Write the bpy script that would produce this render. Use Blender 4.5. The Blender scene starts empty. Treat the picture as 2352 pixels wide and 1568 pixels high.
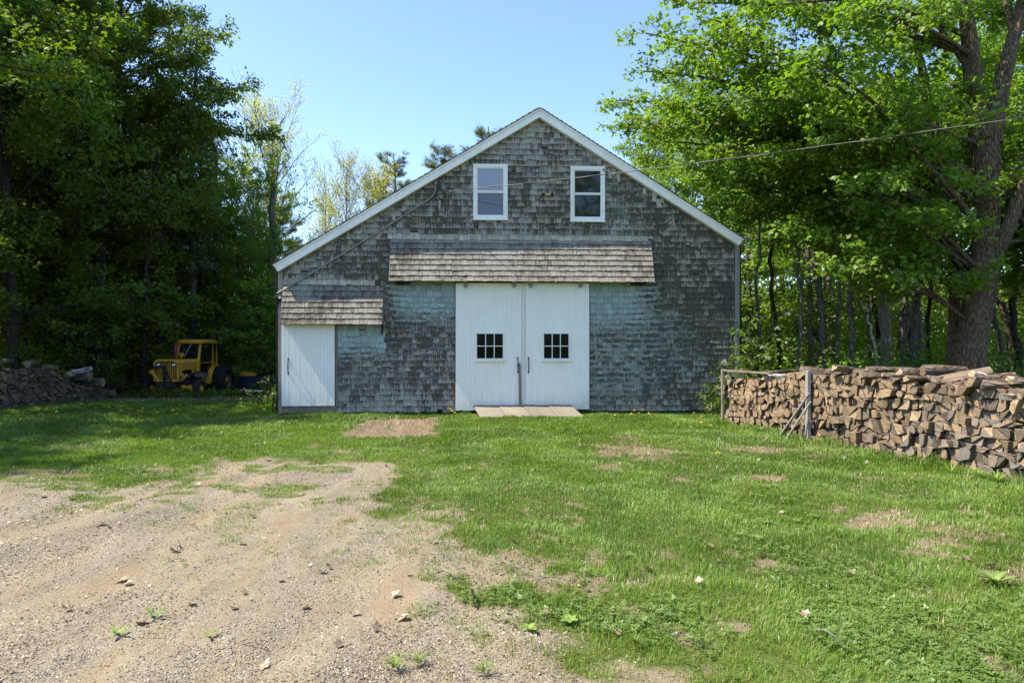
import bpy, math, random
import numpy as np
from mathutils import Vector, Matrix

SC = bpy.context.scene
COL = SC.collection

# ------------------------------------------------------------------ camera, sky, sun, exposure
CAM_Z = 1.75
cam_d = bpy.data.cameras.new('camera')
cam_d.lens = 24.0; cam_d.sensor_width = 36.0
cam_d.clip_start = 0.05; cam_d.clip_end = 3000
cam = bpy.data.objects.new('camera', cam_d); COL.objects.link(cam)
cam.location = (0, 0, CAM_Z); cam.rotation_euler = (math.radians(90), 0, 0)
SC.camera = cam

SUN_EL, SUN_AZ = 57.0, 263.5          # azimuth clockwise from +Y
world = bpy.data.worlds.new('World'); SC.world = world
world.use_nodes = True
wn = world.node_tree
sky = wn.nodes.new('ShaderNodeTexSky'); sky.sky_type = 'NISHITA'; sky.sun_disc = False
sky.sun_elevation = math.radians(SUN_EL); sky.sun_rotation = math.radians(SUN_AZ)
sky.altitude = 0; sky.air_density = 0.70; sky.dust_density = 0.4; sky.ozone_density = 2.4
wn.links.new(sky.outputs[0], wn.nodes['Background'].inputs[0])
wn.nodes['Background'].inputs[1].default_value = 0.15
sun_d = bpy.data.lights.new('sun', 'SUN'); sun_d.energy = 4.4; sun_d.angle = math.radians(0.53)
sun_d.color = (1.0, 0.92, 0.77)
sun = bpy.data.objects.new('sun', sun_d); COL.objects.link(sun)
sd = Vector((math.sin(math.radians(SUN_AZ)) * math.cos(math.radians(SUN_EL)),
             math.cos(math.radians(SUN_AZ)) * math.cos(math.radians(SUN_EL)), math.sin(math.radians(SUN_EL))))
sun.rotation_euler = sd.to_track_quat('Z', 'Y').to_euler()
SC.view_settings.view_transform = 'Standard'; SC.view_settings.look = 'None'
SC.view_settings.exposure = 1.47; SC.view_settings.gamma = 1.0
SC.view_settings.use_curve_mapping = False
SC.render.engine = 'CYCLES'
SC.cycles.max_bounces = 6; SC.cycles.diffuse_bounces = 4; SC.cycles.glossy_bounces = 2
SC.cycles.transmission_bounces = 4; SC.cycles.transparent_max_bounces = 4
SC.cycles.caustics_reflective = False; SC.cycles.caustics_refractive = False
SC.cycles.sample_clamp_indirect = 6.0

# ------------------------------------------------------------------ helpers
FPX = 1568.0                               # focal length on a 2352 px wide print
def ground_at(u, v):                       # where a spot of the print lies on level ground
    t = CAM_Z * FPX / (v - 784.0)
    return ((u - 1176.0) / FPX * t, t)
def at_depth(u, v, t):
    return Vector(((u - 1176.0) / FPX * t, t, CAM_Z + (784.0 - v) / FPX * t))

def ss(a, b, x):
    t = np.clip((x - a) / (b - a), 0, 1); return t * t * (3 - 2 * t)
def _h(ix, iy, seed):
    n = (ix * 374761393 + iy * 668265263 + seed * 974634777) & 0x7fffffff
    n = ((n ^ (n >> 13)) * 1274126177) & 0x7fffffff
    return ((n ^ (n >> 16)) & 0xffff) / 65535.0
def vnoise(x, y, seed=0):
    x = np.asarray(x, float); y = np.asarray(y, float)
    ix = np.floor(x).astype(np.int64); iy = np.floor(y).astype(np.int64)
    fx = x - ix; fy = y - iy
    fx = fx * fx * (3 - 2 * fx); fy = fy * fy * (3 - 2 * fy)
    a = _h(ix, iy, seed); b = _h(ix + 1, iy, seed); c = _h(ix, iy + 1, seed); d = _h(ix + 1, iy + 1, seed)
    return (a * (1 - fx) + b * fx) * (1 - fy) + (c * (1 - fx) + d * fx) * fy
def fbm(x, y, seed=0, oct=4):
    s = 0; a = 0.5; n = 0
    for o in range(oct):
        s = s + a * vnoise(np.asarray(x) * 2 ** o, np.asarray(y) * 2 ** o, seed + o * 17); n += a; a *= 0.5
    return s / n

def link(o, parent=None):
    COL.objects.link(o)
    if parent is not None: o.parent = parent
    return o
def tag(o, label=None, cat=None, group=None, kind=None):
    if label: o['label'] = label
    if cat: o['category'] = cat
    if group: o['group'] = group
    if kind: o['kind'] = kind
    return o
def thing(name, label, cat, loc=(0, 0, 0), rz=0.0, group=None):
    o = bpy.data.objects.new(name, None); o.empty_display_size = 0.2
    o.location = loc; o.rotation_euler = (0, 0, rz); link(o)
    return tag(o, label, cat, group)

def raw_mesh(name, verts, loops, sizes, mats=(), attrs=None, midx=None, smooth=False):
    me = bpy.data.meshes.new(name)
    verts = np.asarray(verts, np.float32); loops = np.asarray(loops, np.int32).ravel(); sizes = np.asarray(sizes, np.int32)
    me.vertices.add(len(verts)); me.vertices.foreach_set('co', verts.ravel())
    me.loops.add(len(loops)); me.loops.foreach_set('vertex_index', loops)
    me.polygons.add(len(sizes))
    st = np.zeros(len(sizes), np.int32); st[1:] = np.cumsum(sizes)[:-1]
    me.polygons.foreach_set('loop_start', st)
    me.polygons.foreach_set('loop_total', sizes)
    if midx is not None: me.polygons.foreach_set('material_index', np.asarray(midx, np.int32))
    if smooth: me.polygons.foreach_set('use_smooth', np.ones(len(sizes), bool))
    for m in mats: me.materials.append(m)
    for k, val in (attrs or {}).items():
        a = me.attributes.new(k, 'FLOAT', 'POINT'); a.data.foreach_set('value', np.asarray(val, np.float32))
    me.update(calc_edges=True)
    return me

class MB:
    """collects solids for one mesh"""
    def __init__(s): s.v = []; s.f = []; s.m = []; s.sm = []; s.at = {}
    def add(s, verts, faces, mat=0, smooth=False, **attrs):
        b = len(s.v)
        s.v.extend([tuple(p) for p in verts])
        for f in faces: s.f.append([b + i for i in f]); s.m.append(mat); s.sm.append(smooth)
        for k in set(s.at) | set(attrs):
            lst = s.at.setdefault(k, [0.0] * b)
            if len(lst) < b: lst.extend([0.0] * (b - len(lst)))
            x = attrs.get(k, 0.0)
            lst.extend(list(x) if hasattr(x, '__len__') else [x] * len(verts))
    def box(s, x0, x1, y0, y1, z0, z1, mat=0, M=None, bev=0.0, **attrs):
        if bev > 0:
            return s.bbox(x0, x1, y0, y1, z0, z1, bev, mat, M, **attrs)
        P = [Vector(p) for p in ((x0, y0, z0), (x1, y0, z0), (x1, y1, z0), (x0, y1, z0), (x0, y0, z1), (x1, y0, z1), (x1, y1, z1), (x0, y1, z1))]
        if M is not None: P = [M @ p for p in P]
        s.add(P, [(0, 3, 2, 1), (4, 5, 6, 7), (0, 1, 5, 4), (1, 2, 6, 5), (2, 3, 7, 6), (3, 0, 4, 7)], mat, **attrs)
    def bbox(s, x0, x1, y0, y1, z0, z1, b, mat=0, M=None, **attrs):
        # box with chamfered edges: 24 vertices
        X = (x0, x1); Y = (y0, y1); Z = (z0, z1)
        P = []; idx = {}
        for i in (0, 1):
            for j in (0, 1):
                for k in (0, 1):
                    sx = b if i == 0 else -b; sy = b if j == 0 else -b; sz = b if k == 0 else -b
                    idx[i, j, k] = len(P)
                    P += [Vector((X[i], Y[j] + sy, Z[k] + sz)), Vector((X[i] + sx, Y[j], Z[k] + sz)), Vector((X[i] + sx, Y[j] + sy, Z[k]))]
        I = lambda i, j, k, a: idx[i, j, k] + a
        F = []
        F.append([I(0, 0, 0, 0), I(0, 0, 1, 0), I(0, 1, 1, 0), I(0, 1, 0, 0)]); F.append([I(1, 0, 0, 0), I(1, 1, 0, 0), I(1, 1, 1, 0), I(1, 0, 1, 0)])
        F.append([I(0, 0, 0, 1), I(1, 0, 0, 1), I(1, 0, 1, 1), I(0, 0, 1, 1)]); F.append([I(0, 1, 0, 1), I(0, 1, 1, 1), I(1, 1, 1, 1), I(1, 1, 0, 1)])
        F.append([I(0, 0, 0, 2), I(0, 1, 0, 2), I(1, 1, 0, 2), I(1, 0, 0, 2)]); F.append([I(0, 0, 1, 2), I(1, 0, 1, 2), I(1, 1, 1, 2), I(0, 1, 1, 2)])
        for i in (0, 1):
            for j in (0, 1): F.append([I(i, j, 0, 0), I(i, j, 0, 1), I(i, j, 1, 1), I(i, j, 1, 0)])
            for k in (0, 1): F.append([I(i, 0, k, 0), I(i, 0, k, 2), I(i, 1, k, 2), I(i, 1, k, 0)])
        for j in (0, 1):
            for k in (0, 1): F.append([I(0, j, k, 1), I(0, j, k, 2), I(1, j, k, 2), I(1, j, k, 1)])
        for i in (0, 1):
            for j in (0, 1):
                for k in (0, 1): F.append([I(i, j, k, 0), I(i, j, k, 1), I(i, j, k, 2)])
        c = Vector(((x0 + x1) / 2, (y0 + y1) / 2, (z0 + z1) / 2))
        for f in F:
            n = (P[f[1]] - P[f[0]]).cross(P[f[2]] - P[f[0]])
            if n.dot((P[f[0]] + P[f[1]] + P[f[2]]) / 3 - c) < 0: f.reverse()
        if M is not None: P = [M @ p for p in P]
        s.add(P, F, mat, **attrs)
    def prism(s, poly, y0, y1, mat=0, M=None, **attrs):
        # polygon in x,z pushed through y
        n = len(poly)
        P = [Vector((x, y0, z)) for x, z in poly] + [Vector((x, y1, z)) for x, z in poly]
        if M is not None: P = [M @ p for p in P]
        ar = sum(poly[i][0] * poly[(i + 1) % n][1] - poly[(i + 1) % n][0] * poly[i][1] for i in range(n))
        F = [list(range(n)), list(range(2 * n - 1, n - 1, -1))] + [[i, i + n, (i + 1) % n + n, (i + 1) % n] for i in range(n)]
        if ar < 0: F = [f[::-1] for f in F]
        s.add(P, F, mat, **attrs)
    def tube(s, pts, radii, sides=8, mat=0, caps=True, smooth=True, **attrs):
        pts = [Vector(p) for p in pts]; n = len(pts)
        if not hasattr(radii, '__len__'): radii = [radii] * n
        V = []; F = []
        up = None
        for i in range(n):
            d = (pts[min(i + 1, n - 1)] - pts[max(i - 1, 0)])
            d = d.normalized() if d.length > 1e-9 else Vector((0, 0, 1))
            if up is None: up = Vector((1, 0, 0)) if abs(d.z) > 0.7 else Vector((0, 0, 1))
            a = (up - d * up.dot(d)).normalized(); b = d.cross(a); up = a
            for k in range(sides):
                t = 2 * math.pi * k / sides
                V.append(pts[i] + (a * math.cos(t) + b * math.sin(t)) * radii[i])
        for i in range(n - 1):
            for k in range(sides):
                k2 = (k + 1) % sides
                F.append([i * sides + k, i * sides + k2, (i + 1) * sides + k2, (i + 1) * sides + k])
        s.add(V, F, mat, smooth, **attrs)
        if caps:
            s.add(V[:sides], [list(range(sides - 1, -1, -1))], mat, **attrs); s.add(V[-sides:], [list(range(sides))], mat, **attrs)
    def lathe(s, prof, sides=20, mat=0, M=None, smooth=True, close=False, **attrs):
        # prof: (r, z) around z axis
        V = []; F = []; n = len(prof)
        for r, z in prof:
            for k in range(sides):
                t = 2 * math.pi * k / sides
                V.append(Vector((r * math.cos(t), r * math.sin(t), z)))
        m = n if close else n - 1
        for i in range(m):
            for k in range(sides):
                k2 = (k + 1) % sides; j = (i + 1) % n
                F.append([i * sides + k, i * sides + k2, j * sides + k2, j * sides + k])
        if M is not None: V = [M @ p for p in V]
        s.add(V, F, mat, smooth, **attrs)
    def build(s, name, mats, parent=None, loc=None):
        if not isinstance(mats, (list, tuple)): mats = [mats]
        n = len(s.v)
        at = {k: (list(x) + [0.0] * (n - len(x))) for k, x in s.at.items()}
        loops = [i for f in s.f for i in f]; sizes = [len(f) for f in s.f]
        me = raw_mesh(name, s.v, loops, sizes, mats, at, s.m)
        me.polygons.foreach_set('use_smooth', np.array(s.sm, bool))
        o = bpy.data.objects.new(name, me)
        if loc is not None: o.location = loc
        return link(o, parent)
def copy_tree(o, parent=None):
    c = o.copy(); COL.objects.link(c)
    if parent is not None: c.parent = parent
    for ch in [x for x in SC.objects if x.parent == o]: copy_tree(ch, c)
    return c

# ------------------------------------------------------------------ materials
class NT:
    def __init__(s, name):
        s.mat = bpy.data.materials.new(name); s.mat.use_nodes = True
        s.t = s.mat.node_tree; s.t.nodes.clear()
        s.out = s.t.nodes.new('ShaderNodeOutputMaterial')
    def n(s, typ, **kw):
        nd = s.t.nodes.new(typ)
        for k, v in kw.items():
            if k.startswith('i_'):
                key = k[2:]; key = int(key) if key.isdigit() else key.replace('_', ' ')
                s.set(nd.inputs[key], v)
            else: setattr(nd, k, v)
        return nd
    def set(s, sock, v):
        if isinstance(v, bpy.types.NodeSocket): s.t.links.new(v, sock)
        elif isinstance(v, bpy.types.Node): s.t.links.new(v.outputs[0], sock)
        elif hasattr(v, '__len__') and sock.type == 'RGBA' and len(v) == 3: sock.default_value = (*v, 1)
        else: sock.default_value = v
    def math(s, op, a, b=0.0, clamp=False):
        nd = s.n('ShaderNodeMath', operation=op, use_clamp=clamp); s.set(nd.inputs[0], a); s.set(nd.inputs[1], b); return nd.outputs[0]
    def mix(s, f, a, b, blend='MIX'):
        nd = s.n('ShaderNodeMix', data_type='RGBA', blend_type=blend)
        s.set(nd.inputs[0], f); s.set(nd.inputs[6], a); s.set(nd.inputs[7], b); return nd.outputs[2]
    def attr(s, name): return s.n('ShaderNodeAttribute', attribute_name=name).outputs['Fac']
    def coord(s, which='Object', scale=(1, 1, 1), rot=(0, 0, 0)):
        tc = s.n('ShaderNodeTexCoord'); mp = s.n('ShaderNodeMapping', i_Scale=scale, i_Rotation=rot)
        s.t.links.new(tc.outputs[which], mp.inputs[0]); return mp.outputs[0]
    def noise(s, vec, scale, detail=3, rough=0.55):
        nd = s.n('ShaderNodeTexNoise', i_Scale=scale, i_Detail=detail, i_Roughness=rough); s.t.links.new(vec, nd.inputs['Vector']); return nd.outputs[0]
    def map(s, x, a, b, c=0.0, d=1.0, smooth=False):
        nd = s.n('ShaderNodeMapRange', clamp=True, interpolation_type='SMOOTHSTEP' if smooth else 'LINEAR')
        s.set(nd.inputs[0], x)
        for i, v in enumerate((a, b, c, d)): s.set(nd.inputs[i + 1], v)
        return nd.outputs[0]
    def bump(s, h, dist=0.01, strength=1.0):
        nd = s.n('ShaderNodeBump', i_Strength=strength, i_Distance=dist); s.t.links.new(h, nd.inputs['Height']); return nd.outputs[0]
    def pbr(s, col, rough=0.8, normal=None, metallic=0.0, spec=0.3, **kw):
        p = s.n('ShaderNodeBsdfPrincipled'); s.set(p.inputs['Base Color'], col); s.set(p.inputs['Roughness'], rough)
        s.set(p.inputs['Metallic'], metallic); s.set(p.inputs['Specular IOR Level'], spec)
        for k, v in kw.items(): s.set(p.inputs[k.replace('_', ' ')], v)
        if normal is not None: s.t.links.new(normal, p.inputs['Normal'])
        s.t.links.new(p.outputs[0], s.out.inputs[0]); return p
def vmul(T, col, val):          # colour times value
    cb = T.n('ShaderNodeCombineColor'); [T.set(cb.inputs[i], val) for i in range(3)]
    return T.mix(1.0, col, cb.outputs[0], 'MULTIPLY')

M = {}
def paint_mat(name, col, rough=0.55, dirt=0.25, grain=(30, 30, 3), dcol=(0.35, 0.33, 0.28), splash=False):
    T = NT(name); c = T.coord(scale=grain)
    nz = T.noise(c, 1.0, 4); nb = T.noise(T.coord(), 1.7, 5, 0.65)
    f = T.math('MULTIPLY', T.map(nb, 0.5, 0.8), dirt)
    base = T.mix(f, col, dcol)
    if splash:
        sx = T.n('ShaderNodeSeparateXYZ'); T.t.links.new(T.coord(), sx.inputs[0])
        sp = T.math('MULTIPLY', T.map(sx.outputs[2], .62, .08), T.map(T.noise(T.coord(scale=(5, 5, 2)), 2.0, 5, .7), .38, .72))
        base = T.mix(T.math('MULTIPLY', sp, .55), base, (.36, .31, .23))
        st = T.noise(T.coord(scale=(14, 14, .5)), 1.0, 4, .6)
        base = T.mix(T.map(st, .55, .75, 0, .16), base, (.45, .43, .38))
    base = vmul(T, base, T.map(nz, 0.2, 0.8, 0.93, 1.03))
    T.pbr(base, rough, T.bump(nz, 0.002)); M[name] = T.mat; return T.mat
def wood_mat(name, a, b, grain=(40, 40, 3), rough=0.85, knots=True):
    T = NT(name); c = T.coord(scale=grain); nz = T.noise(c, 1.0, 5, 0.6); nb = T.noise(T.coord(), 2.5, 3)
    oi = T.n('ShaderNodeObjectInfo').outputs['Random']
    f = T.map(T.math('ADD', nz, T.math('MULTIPLY', nb, 0.5)), 0.45, 1.0)
    base = T.mix(f, a, b); base = vmul(T, base, T.map(oi, 0, 1, 0.85, 1.12))
    T.pbr(base, rough, T.bump(nz, 0.004)); M[name] = T.mat; return T.mat
def plain(name, col, rough=0.5, metallic=0.0, spec=0.4, var=0.15):
    T = NT(name); nz = T.noise(T.coord(), 9.0, 4, 0.6)
    T.pbr(vmul(T, T.mix(0, col, col), T.map(nz, 0.3, 0.7, 1 - var, 1 + var)), rough, T.bump(nz, 0.002), metallic, spec); M[name] = T.mat; return T.mat

paint_mat('white_door', (0.92, 0.885, 0.82), 0.5, 0.13, splash=True)
paint_mat('white_trim', (0.91, 0.88, 0.82), 0.5, 0.3)
paint_mat('cream_strip', (0.76, 0.73, 0.66), 0.55, 0.3)
wood_mat('grey_board', (0.15, 0.145, 0.135), (0.30, 0.29, 0.275))
wood_mat('brown_board', (0.12, 0.095, 0.07), (0.25, 0.21, 0.165))
wood_mat('tan_plank', (0.135, 0.117, 0.088), (0.225, 0.2, 0.158), grain=(50, 4, 50))
plain('iron_black', (0.015, 0.015, 0.017), 0.5, 0.3)
plain('galvanised', (0.33, 0.36, 0.34), 0.55, 0.4)
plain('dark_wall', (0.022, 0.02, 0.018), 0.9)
plain('conduit_grey', (0.27, 0.25, 0.22), 0.6)
plain('brass', (0.45, 0.34, 0.14), 0.45, 0.5)
def glass_mat(name, col, rough=0.04, spec=.6, coat=.3):
    T = NT(name); nz = T.noise(T.coord(), 1.3, 2)
    T.pbr(col, rough, T.bump(nz, 0.004), spec=spec, Coat_Weight=coat, Coat_Roughness=0.02); M[name] = T.mat
glass_mat('pane_dark', (0.005, 0.006, 0.007), .05, .16, 0.0); glass_mat('pane_mirror', (0.006, 0.007, 0.009))
glass_mat('pane_shade', (0.30, 0.30, 0.36))
glass_mat('pane_shade_low', (0.085, 0.085, 0.105))

# weathered shingles: attributes sv (0 butt .. 1 top), rnd, blue, moss
def shingle_mat(name, light, dark, blue, warm, streak):
    T = NT(name)
    sv = T.attr('sv'); rnd = T.attr('rnd'); rn2 = T.attr('rnd2'); bl = T.attr('blue'); ms = T.attr('moss')
    fine = T.noise(T.coord(scale=(48, 48, 4)), 1.0, 4, 0.65)
    mid = T.noise(T.coord(scale=(9, 9, 4)), 1.0, 5, 0.65)
    big = T.noise(T.coord(scale=(1.3, 1.3, 0.7)), 1.0, 4, 0.6)
    # moss and black weathering
    d = T.math('ADD', T.math('MULTIPLY', mid, 0.85), T.math('MULTIPLY', big, 0.4))
    d = T.math('ADD', d, T.math('MULTIPLY', T.math('SUBTRACT', rnd, 0.5), 0.55))
    d = T.math('ADD', d, T.math('SUBTRACT', ms, 0.5))
    d = T.math('ADD', d, T.math('MULTIPLY', T.math('SUBTRACT', fine, 0.5), 1.9))
    d = T.math('ADD', d, T.math('MULTIPLY', T.math('SUBTRACT', sv, 0.45), 0.30))
    f = T.map(d, 0.32, 0.96, 0, 1, True)
    base = T.mix(rn2, light, warm)
    base = T.mix(f, base, dark)
    # remains of blue paint, best kept at the top of every course
    pm = T.math('ADD', T.math('MULTIPLY', sv, 0.75), T.math('MULTIPLY', T.math('SUBTRACT', mid, 0.5), 0.9))
    hz = T.noise(T.coord(scale=(3.2, 3.2, 9)), 1.0, 4, 0.6)
    pm = T.math('ADD', pm, T.math('MULTIPLY', T.math('SUBTRACT', rn2, 0.5), 0.16)); pm = T.math('ADD', pm, T.math('MULTIPLY', T.math('SUBTRACT', hz, 0.5), 0.9))
    pm = T.map(T.math('ADD', pm, T.math('MULTIPLY', bl, 1.15)), 0.70, 1.2, 0, 1, True)
    pm = T.math('MULTIPLY', pm, T.map(bl, 0.0, 0.25))
    base = T.mix(T.math('MULTIPLY', pm, 0.9), base, blue)
    if streak:
        st = T.noise(T.coord(scale=(2.2, 2.2, 0.25)), 1.0, 4, 0.6)
        base = T.mix(T.math('MULTIPLY', T.map(st, 0.52, 0.70), 0.65), base, (0.07, 0.053, 0.04))
        li = T.noise(T.coord(), 26.0, 2, 0.5)
        base = T.mix(T.math('MULTIPLY', T.map(li, 0.68, 0.72), 0.5), base, (0.36, 0.37, 0.24))
    val = T.math('MULTIPLY', T.map(rnd, 0, 1, 0.78, 1.2), T.map(fine, 0.25, 0.75, 0.74, 1.18))
    base = vmul(T, base, val)
    T.pbr(base, 0.9, T.bump(fine, 0.006), spec=0.15); M[name] = T.mat
shingle_mat('shingle_wall', (0.50, 0.462, 0.395), (0.072, 0.066, 0.053), (0.34, 0.43, 0.42), (0.37, 0.325, 0.265), False)
shingle_mat('shingle_hood', (0.325, 0.303, 0.272), (0.072, 0.064, 0.053), (0.3, 0.3, 0.3), (0.275, 0.248, 0.215), True)

def leaf_mat(name, a, b, trans=0.42, tcol=None, hue_obj=0.25, gloss=0.06):
    T = NT(name); c = T.attr('c'); oi = T.n('ShaderNodeObjectInfo').outputs['Random']
    col = T.mix(c, a, b)
    col = vmul(T, col, T.map(oi, 0, 1, 1 - hue_obj, 1 + hue_obj))
    tc = T.mix(1.0, col, tcol or (1.5, 1.7, 0.55), 'MULTIPLY')
    df = T.n('ShaderNodeBsdfDiffuse'); T.set(df.inputs[0], col)
    tr = T.n('ShaderNodeBsdfTranslucent'); T.set(tr.inputs[0], tc)
    gl = T.n('ShaderNodeBsdfGlossy'); T.set(gl.inputs[0], (0.8, 0.85, 0.8)); gl.inputs['Roughness'].default_value = 0.5
    m1 = T.n('ShaderNodeMixShader'); m1.inputs[0].default_value = trans
    T.t.links.new(df.outputs[0], m1.inputs[1]); T.t.links.new(tr.outputs[0], m1.inputs[2])
    m2 = T.n('ShaderNodeMixShader'); m2.inputs[0].default_value = gloss
    T.t.links.new(m1.outputs[0], m2.inputs[1]); T.t.links.new(gl.outputs[0], m2.inputs[2])
    T.t.links.new(m2.outputs[0], T.out.inputs[0]); M[name] = T.mat
leaf_mat('leaf_maple', (0.098, 0.172, 0.016), (0.185, 0.265, 0.03), .5, gloss=.025)
leaf_mat('leaf_forest', (0.105, 0.178, 0.017), (0.195, 0.275, 0.032), .52, gloss=.025)
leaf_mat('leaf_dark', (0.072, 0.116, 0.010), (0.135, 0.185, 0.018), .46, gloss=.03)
leaf_mat('leaf_poplar', (0.065, 0.105, 0.03), (0.11, 0.16, 0.05))
leaf_mat('leaf_spring', (0.36, 0.37, 0.10), (0.52, 0.48, 0.19), 0.45)
leaf_mat('needle', (0.085, 0.11, 0.03), (0.17, 0.18, 0.055), 0.3, gloss=.02)
leaf_mat('leaf_shrub', (0.076, 0.14, 0.015), (0.148, 0.222, 0.03), .46, gloss=.03)
leaf_mat('grass_blade', (0.080, 0.155, 0.018), (0.170, 0.245, 0.034), 0.35, (1.3, 1.4, 0.6), gloss=.025)
leaf_mat('clover', (0.095, 0.175, 0.028), (0.175, 0.255, 0.045), 0.3)
leaf_mat('grass_dry', (0.22, 0.18, 0.10), (0.33, 0.27, 0.16), 0.3, (1, 1, 1))
leaf_mat('petal_white', (0.5, 0.5, 0.36), (0.62, 0.6, 0.45), 0.3, (1, 1, 1))
leaf_mat('petal_yellow', (0.75, 0.5, 0.02), (0.85, 0.6, 0.03), 0.2, (1, 1, 1), 0.05)
leaf_mat('dry_leaf', (0.16, 0.108, 0.066), (0.32, 0.25, 0.165), 0.2, (1, 1, 1))
def bark_mat(name, a, b, moss=(0.16, 0.17, 0.09), mossf=0.4, scale=(9, 9, 2.2), blotch=0.0):
    T = NT(name); v = T.n('ShaderNodeTexVoronoi', feature='DISTANCE_TO_EDGE'); T.set(v.inputs['Vector'], T.coord(scale=scale)); v.inputs['Scale'].default_value = 1.6
    nz = T.noise(T.coord(scale=scale), 2.0, 6, 0.7); big = T.noise(T.coord(), 1.2, 4, 0.6)
    h = T.math('ADD', T.math('MULTIPLY', T.map(v.outputs['Distance'], 0, 0.25), 0.6), nz)
    base = T.mix(T.map(h, 0.45, 1.25), a, b)
    base = T.mix(T.math('MULTIPLY', T.map(big, 0.5, 0.68), mossf), base, moss)
    if blotch: base = T.mix(T.map(T.noise(T.coord(scale=(5, 5, 14)), 1, 3), 0.55, 0.62, 0, blotch), base, (0.05, 0.045, 0.04))
    T.pbr(base, 0.95, T.bump(h, 0.03), spec=0.1); M[name] = T.mat
bark_mat('bark_maple', (0.050, 0.034, 0.022), (0.27, 0.19, 0.125), (0.2, 0.185, 0.14), 0.3, scale=(16, 16, 3.0))
bark_mat('bark_grey', (0.06, 0.055, 0.05), (0.20, 0.185, 0.165), blotch=0.4)
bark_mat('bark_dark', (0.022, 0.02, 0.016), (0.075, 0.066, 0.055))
bark_mat('bark_birch', (0.30, 0.27, 0.23), (0.62, 0.58, 0.52), (0.28, 0.2, 0.13), 0.5, (4, 4, 10), 0.8)
bark_mat('bark_pale', (0.13, 0.12, 0.10), (0.30, 0.27, 0.23), blotch=0.5)
# ------------------------------------------------------------------ ground
GRAVEL = [(-700, 1085), (0, 1092), (220, 1128), (430, 1108), (500, 1056), (700, 1062), (980, 1048), (935, 1100), (890, 1150), (868, 1205),
          (960, 1255), (1060, 1300), (1150, 1345), (1180, 1420), (1205, 1490), (1350, 1568), (1600, 1800), (1800, 2300), (-2500, 2300), (-2500, 1085)]
GR = np.array([ground_at(u, v) for u, v in GRAVEL])
def poly_sd(P, x, y):
    """signed distance to polygon, positive inside"""
    x = np.asarray(x, float); y = np.asarray(y, float)
    d = np.full(x.shape, 1e9); ins = np.zeros(x.shape, bool); n = len(P)
    for i in range(n):
        ax, ay = P[i]; bx, by = P[(i + 1) % n]
        ex, ey = bx - ax, by - ay
        t = np.clip(((x - ax) * ex + (y - ay) * ey) / (ex * ex + ey * ey + 1e-12), 0, 1)
        d = np.minimum(d, (x - ax - t * ex) ** 2 + (y - ay - t * ey) ** 2)
        c = ((ay > y) != (by > y)) & (x < (bx - ax) * (y - ay) / (by - ay + 1e-12) + ax)
        ins ^= c
    d = np.sqrt(d); return np.where(ins, d, -d)
MULCH = np.array([ground_at(u, v) for u, v in ((785, 1001), (815, 985), (850, 966), (1012, 957), (1006, 980), (1000, 1003), (890, 1004))])
BARE = [  # centre u, v and radii du, dv on the print, strength
    (1440, 1038, 85, 20, 1.0), (1500, 1055, 80, 9, .9), (1450, 1008, 60, 8, .7), (1735, 1033, 110, 9, .9), (1900, 1045, 80, 10, .6),
    (2010, 1195, 95, 26, .95), (1900, 1170, 120, 18, .55), (2200, 1250, 130, 40, .8), (2320, 1320, 70, 30, .8), (2120, 1260, 120, 40, .5), (2250, 1180, 90, 25, .4), (2050, 1100, 150, 12, .35),
    (90, 1092, 150, 12, .8), (380, 1075, 90, 8, .5), (1390, 1280, 70, 30, .55), (1330, 1350, 90, 40, .6), (1480, 1340, 90, 40, .4), (1260, 1240, 60, 25, .4),
    (1220, 1170, 60, 18, .5), (1150, 1120, 50, 9, .4), (1260, 1100, 40, 8, .35), (1420, 1400, 70, 30, .5), (1530, 1290, 60, 25, .35), (1600, 1480, 60, 25, .35), (1880, 1060, 70, 10, .5),
    (1050, 1190, 60, 20, .45)]
def to_print(x, y):
    yy = np.maximum(y, 0.6)
    return 1176 + FPX * x / yy, 784 + FPX * CAM_Z / yy
def height(x, y):
    x = np.asarray(x, float); y = np.asarray(y, float)
    h = -0.22 * ss(19.5, 24, y) * ss(-5.8, -8.5, x)
    h = h + (fbm(x * 0.5, y * 0.5, 5) - 0.5) * 0.06 * ss(0, 3, y)
    a = (x * 0.92 - y * 0.39); b = (x * 0.39 + y * 0.92)        # ruts of the drive
    g = ss(-0.1, 0.6, poly_sd(GR, x, y))
    h = h + g * ((vnoise(a * 2.6, b * 0.35, 41) - 0.5) * 0.05 + (fbm(x * 5, y * 5, 8, 3) - 0.5) * 0.02)
    h = h + (1 - g) * (fbm(x * 3.2, y * 3.2, 9, 3) - 0.5) * 0.05
    h = h + 0.07 * np.exp(-(((x - ground_at(640, 1052)[0]) / 0.45) ** 2 + ((y - 10.2) / 0.35) ** 2))
    far = np.hypot(x, y)
    return h + (fbm(x * 0.03, y * 0.03, 3) - 0.5) * 3.0 * ss(60, 200, far) - 0.0
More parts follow.
